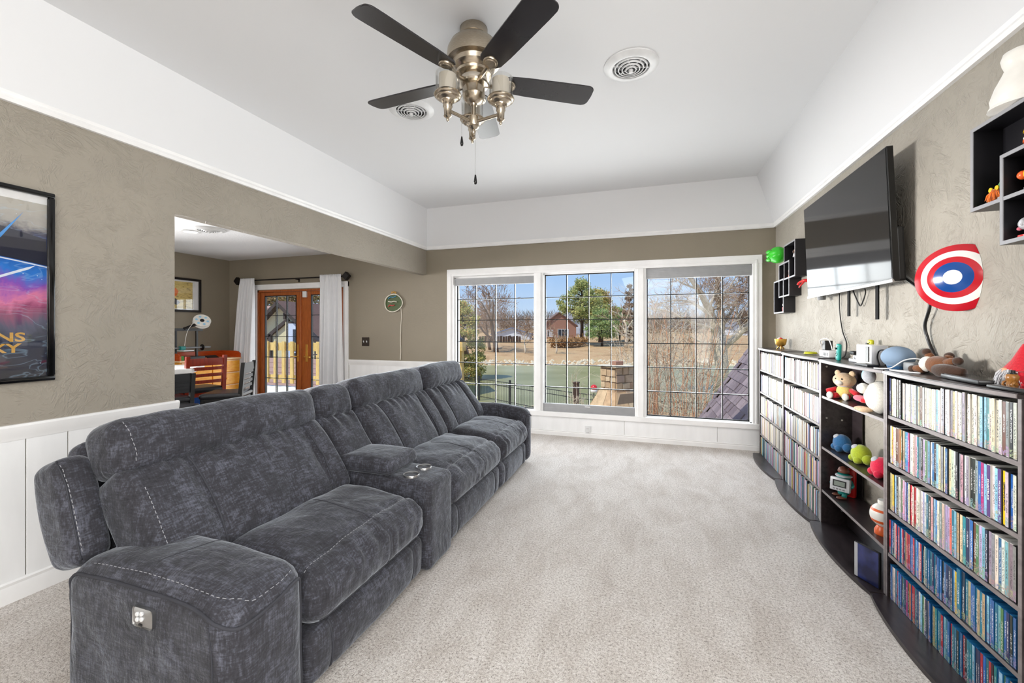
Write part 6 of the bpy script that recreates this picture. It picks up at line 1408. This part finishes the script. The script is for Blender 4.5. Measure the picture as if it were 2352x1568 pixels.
# flared shoulder of sloping slabs
for face in range(4):
    fm = mt @ rotm('Z', 90*face); n = 2
    for i in range(n):
        a, c = -1+2*i/n, -1+2*(i+1)/n; b = B(); w0, w1 = CW+.02, CW+.19; g = .008
        T_ = [(a*w0+g, -w0, .07), (c*w0-g, -w0, .07), (c*w1-g, -w1, -.33+.03*rs.uniform(-1, 1)), (a*w1+g, -w1, -.33)]
        v0 = [b.verts.new(p) for p in T_]; v1 = [b.verts.new((p[0]*.95, p[1]+.05, p[2]-.04)) for p in T_]
        b.faces.new(v0); b.faces.new(v1[::-1])
        for k in range(4): b.faces.new((v0[k], v1[k], v1[(k+1) % 4], v0[(k+1) % 4]))
        bmesh.ops.transform(b, matrix=fm, verts=b.verts); obj('stone', b, 'field_stone', ch)
csub('shoulder_core', lambda b: prism(b, [(-CW, .02), (CW, .02), (CW+.15, -.38), (CW+.15, -2.6), (-CW-.15, -2.6), (-CW-.15, -.38)], 'y', -CD-.13, CD+.13), 'mortar')
csub('ledge', lambda b: box(b, -CW-.26, CW+.26, -CD-.26, CD+.26, -.42, -.35, .015), 'field_stone')
# ------------------------------------------------------------------ steep shingled roof to the right
s = N('shingle_purple'); oi = s.n('ShaderNodeObjectInfo'); n_ = s.noise(26, 4, s.coords(), .7)
base = s.ramp(oi.outputs['Random'], [(0, srgb(112, 98, 104)), (.5, srgb(130, 116, 120)), (1, srgb(148, 132, 136))]); s.set(s.mix(1, base, s.ramp(n_, [(.3, (.82, .82, .82, 1)), (.7, (1.12, 1.12, 1.12, 1))]), 'MULTIPLY'), .95); s.bump(n_, .4, .01)
roof = struct_root('roof', (1.6, 7.4, .2)); e0 = Vector((1.9, 9.0, 1.22)); sl = Vector((-.887, 0, -1.418)).normalized(); al = Vector((0, -1, 0)); nr = al.cross(sl).normalized()
if nr.x > 0: nr = -nr
b = B(); q = [e0-nr*.02, e0+sl*2.6-nr*.02, e0+sl*2.6+al*3.35-nr*.02, e0+al*3.35-nr*.02]; v0 = [b.verts.new(p) for p in q]; v1 = [b.verts.new(p-nr*.12) for p in q]
b.faces.new(v0); b.faces.new(v1[::-1])
for k in range(4): b.faces.new((v0[k], v1[k], v1[(k+1) % 4], v0[(k+1) % 4]))
obj('roof_deck', b, 'roof_brown', roof)
ex, tw_ = .165, .258; rs = random.Random(8); sme = []
for wv in (.92, .8, .98):
    b = B(); w = tw_*wv
    pts = [Vector((0, 0, .004)), Vector((0, ex*1.25, .022)), Vector((w, ex*1.25, .022)), Vector((w, 0, .004))]
    v0 = [b.verts.new(p) for p in pts]; v1 = [b.verts.new(p-Vector((0, 0, .012))) for p in pts]; b.faces.new(v0); b.faces.new(v1[::-1])
    for k in range(4): b.faces.new((v0[k], v1[k], v1[(k+1) % 4], v0[(k+1) % 4]))
    me = bpy.data.meshes.new('shingle'); bmesh.ops.recalc_face_normals(b, faces=b.faces); b.to_mesh(me); b.free(); me.materials.append(MATS['shingle_purple']); sme.append(me)
for i in range(15):
    for j in range(13):
        p = e0+sl*(ex*i)+al*(tw_*j+(.5*tw_ if i % 2 else 0)-(.12 if i % 2 and j == 0 else 0)+rs.uniform(0, .02)); o = link('shingle', sme[rs.randrange(3)]); 
        o.matrix_world = Matrix(((al.x, sl.x, nr.x, p.x), (al.y, sl.y, nr.y, p.y), (al.z, sl.z, nr.z, p.z), (0, 0, 0, 1))); o.parent = roof; o.matrix_parent_inverse = Matrix.Translation(-roof.location)
# bare shrubs by the wall
def shrub(label, u, d, z0, n, h, lean, seed, m='twig_red', r0=.016):
    p = far(u, d, z0); t = thing('bare_shrub', label, 'shrub', p); r = random.Random(seed); st, tw2 = B(), B()
    for k in range(n):
        a = r.uniform(0, 2*PI); out = Vector((math.cos(a), math.sin(a), 0))*r.uniform(.1, lean); L = h*r.uniform(.6, 1); q = p+Vector((math.cos(a), math.sin(a), 0))*r.uniform(0, .16)
        pts = curve_pts([q, q+out*.3+Vector((r.gauss(0, .05), r.gauss(0, .05), L*.35)), q+out*.7+Vector((r.gauss(0, .08), r.gauss(0, .08), L*.7)), q+out*1.1+Vector((r.gauss(0, .12), 0, L))], 4); tube(st, pts, [r0*(1-.75*i/len(pts)) for i in range(len(pts))], 5)
        for j in range(13):
            i = r.randint(3, len(pts)-2); nd = Vector((r.gauss(0, .55), r.gauss(0, .55), r.uniform(.2, 1))).normalized(); l_ = L*r.uniform(.12, .32); e_ = pts[i]+nd*l_
            tube(tw2, [pts[i], pts[i]+nd*l_*.5+Vector((r.gauss(0, .03), r.gauss(0, .03), 0)), e_], [.006, .004, .0025], 3)
            for q_ in range(2): n2 = (nd+Vector((r.gauss(0, .6), r.gauss(0, .6), r.gauss(0, .3)))).normalized(); c = pts[i]+nd*l_*r.uniform(.4, .9); tube(tw2, [c, c+n2*l_*.5], [.004, .002], 3)
    obj('stems', st, m, t, smooth=180); obj('twigs', tw2, 'bark_pale', t, smooth=180); return t
shrub('tall bare shrub with reddish stems at the left of the third window', .33, 10.2, -2.5, 18, 4.8, 1.1, 51)
shrub('bare shrub with fanned reddish stems in front of the shingled roof', .425, 9.4, -2.5, 19, 4.4, 1.0, 52)
shrub('thin bare shrub between the two larger ones', .38, 12, -2.5, 14, 4.8, 1.2, 53, 'twig')
shrub('low pale bare shrub by the gate post', .16, 15.5, -2.55, 8, 2.3, .7, 54, 'bark_pale')
shrub('thin bare shrub behind the stone chimney', .29, 12.5, -2.5, 14, 4.0, .9, 55, 'bark_pale')
# ------------------------------------------------------------------ deck outside the french doors
deck = struct_root('deck', (-6.2, 6.9, 0))
k = 0; y = 5.66
while y < 8.3:
    obj('plank', bx(-11.2, -3.82, y, y+.135, -.07, -.035), 'deck_floor_wood', deck); y += .143
obj('deck_beam', bx(-11.2, -3.82, 8.1, 8.25, -.3, -.07), 'deck_pine', deck); obj('deck_beam', bx(-3.97, -3.82, 5.7, 8.1, -.3, -.07), 'deck_pine', deck)
for (x, y) in ((-3.9, 8.15), (-7.2, 8.15), (-11.0, 8.15)): obj('deck_leg', bx(x-.07, x+.07, y-.07, y+.07, -3, -.3), 'deck_pine', deck)
t = thing('deck_railing', 'yellow pine picket railing around the wooden deck', 'railing', (-6.2, 8.2, -.03))
for z0, z1, yy in ((.86, 1.06, 8.2), (.14, .26, 8.2)): obj('rail', bx(-11.1, -3.8, yy, yy+.04, z0, z1, .004), 'deck_pine', t)
x = -11.0; 
while x < -4.0: obj('picket', bx(x, x+.09, 8.155, 8.198, .06, 1.09, .004), 'deck_pine', t); x += .262
for z0, z1 in ((.86, 1.06), (.14, .26)): obj('rail', bx(-3.88, -3.84, 5.9, 8.2, z0, z1, .004), 'deck_pine', t)
y = 6.0
while y < 8.0: obj('picket', bx(-3.92, -3.882, y, y+.09, .06, 1.09, .004), 'deck_pine', t); y += .262
p = obj('rail_post', bx(-3.87, -3.76, 8.13, 8.245, -.035, 1.13, .006), 'deck_pine', t); obj('post_block', bx(-3.9, -3.73, 8.1, 8.275, .93, 1.1, .006), 'deck_pine', t)
t = thing('post_lantern', 'small dark solar lantern on the deck post', 'lantern', (-3.815, 8.187, 1.1305)); obj('lantern_base', lathe(B(), [(0, 0), (.07, 0), (.06, .03), (0, .03)], (-3.815, 8.187, 1.1305), 4), 'dark_metal', t); obj('lantern_cap', lathe(B(), [(0, .03), (.085, .03), (.06, .06), (0, .075)], (-3.815, 8.187, 1.1305), 4), 'black_gloss', t)
t = thing('covered_grill', 'dark grey covered grill standing on the deck', 'grill', (-5.75, 7.3, -.034)); flat('cover_grey', (66, 70, 78), .8)
def fg(q, u): s_ = 1-.42*max(0, u.z); return Vector((q.x*s_, q.y*s_, q.z+.02*noise.noise(q*5)))
obj('cover', rbox(B(), (-5.75, 7.3, .42), (.3, .26, .45), .14, fn=fg, nf=(8, 8, 10)), 'cover_grey', t, smooth=180); obj('hem', bx(-6.05, -5.45, 7.05, 7.55, -.033, .06, .03), 'cover_grey', t)
# ------------------------------------------------------------------ neighbouring house seen through the french doors
flat('tudor_cream', (214, 206, 168), .9); flat('tudor_timber', (70, 60, 56), .8); flat('roof_pink', (160, 128, 116), .9, var=.1); flat('door_blue', (206, 218, 236), .6)
t = thing('house', 'cream half timbered neighbouring house with a brown roof', 'house', (-21.2, 20, -3))
obj('wall', prism(B(), [(-24, -3), (-18.3, -3), (-18.3, .6), (-21.2, 2.85), (-24, .65)], 'y', 20, 21.5), 'tudor_cream', t); obj('wall', bx(-26, -12.5, 21.2, 26, -3, .8), 'tudor_cream', t)
def beam(nm, a, c, w, y0=19.86, y1=20.0, m='tudor_timber', par=t):
    a, c = Vector(a), Vector(c); n_ = Vector((-(c-a).y, (c-a).x)).normalized()*w/2; return obj(nm, prism(B(), [tuple(a+n_), tuple(c+n_), tuple(c-n_), tuple(a-n_)], 'y', y0, y1), m, par)
beam('rake_board', (-21.2, 2.98), (-17.9, .42), .2, 19.6); beam('rake_board', (-21.2, 2.98), (-24.4, .42), .2, 19.6)
beam('timber', (-20.6, 2.0), (-22.6, .7), .2); beam('timber', (-22.0, 1.1), (-22.0, -1.5), .2); beam('timber', (-20.85, 2.4), (-20.85, 2.0), .16); beam('timber', (-18.5, 1.0), (-18.5, -1.2), .2); beam('timber', (-20.8, 1.8), (-20.1, 1.8), .14)
rp = B(); v = [rp.verts.new(p) for p in ((-21.2, 19.6, 3.12), (-24.6, 19.6, .4), (-24.6, 23, .4), (-21.2, 23.6, 3.12))]; rp.faces.new(v); v2 = [rp.verts.new(p) for p in ((-21.2, 19.6, 3.12), (-17.8, 19.6, .45), (-17.8, 21.6, .45), (-21.2, 23.6, 3.12))]; rp.faces.new(v2)
bmesh.ops.solidify(rp, geom=rp.faces[:], thickness=.12); g_ = obj('gable_roof', rp, 'roof_pink', t)
# main roof built of visible shingle courses
for k in range(14):
    y = 24.2-.28*k; z = 3.15-.24*k; obj('shingle', prism(B(), [(y+.02, z), (y-.3, z-.2), (y-.3, z-.25), (y+.02, z-.06)], 'x', -27, -12.3), 'roof_pink', t)
obj('roof_slab', prism(B(), [(24.2, 3.1), (20.2, -.32), (20.2, -.5), (24.2, 2.9), (28, -.4), (28, -.2)], 'x', -26.9, -12.4), 'roof_pink', t)
dw = obj('window_frame', bx(-20.55, -19.35, 19.84, 20, -1.2, 1.75), 'door_blue', t); obj('pane', bx(-20.15, -19.65, 19.82, 19.85, .1, 1.4), 'window_dark', dw); obj('trim_board', bx(-20.75, -20.55, 19.85, 20, -1.2, 1.85), 'house_cream', t); obj('wall_lamp', bx(-20.1, -19.95, 19.7, 19.86, 1.95, 2.15, .02), 'dark_metal', t); obj('pane', bx(-20.15, -19.65, 19.82, 19.85, -.35, 0), 'window_dark', dw)
for k in range(9):
    y = 18.2-.42*k; z = -.2-.2*k; obj('shingle', prism(B(), [(y+.02, z), (y-.45, z-.19), (y-.45, z-.24), (y+.02, z-.07)], 'x', -22.5, -9), 'roof_pink', t)
obj('porch_wall', bx(-22.3, -9.2, 15.2, 19.9, -3, -2.15), 'tudor_cream', t); obj('porch_slab', prism(B(), [(18.4, -.2), (14.4, -2.1), (14.4, -2.25), (18.4, -.5), (20, -1.2), (20, -1)], 'x', -22.4, -9.1), 'roof_pink', t)
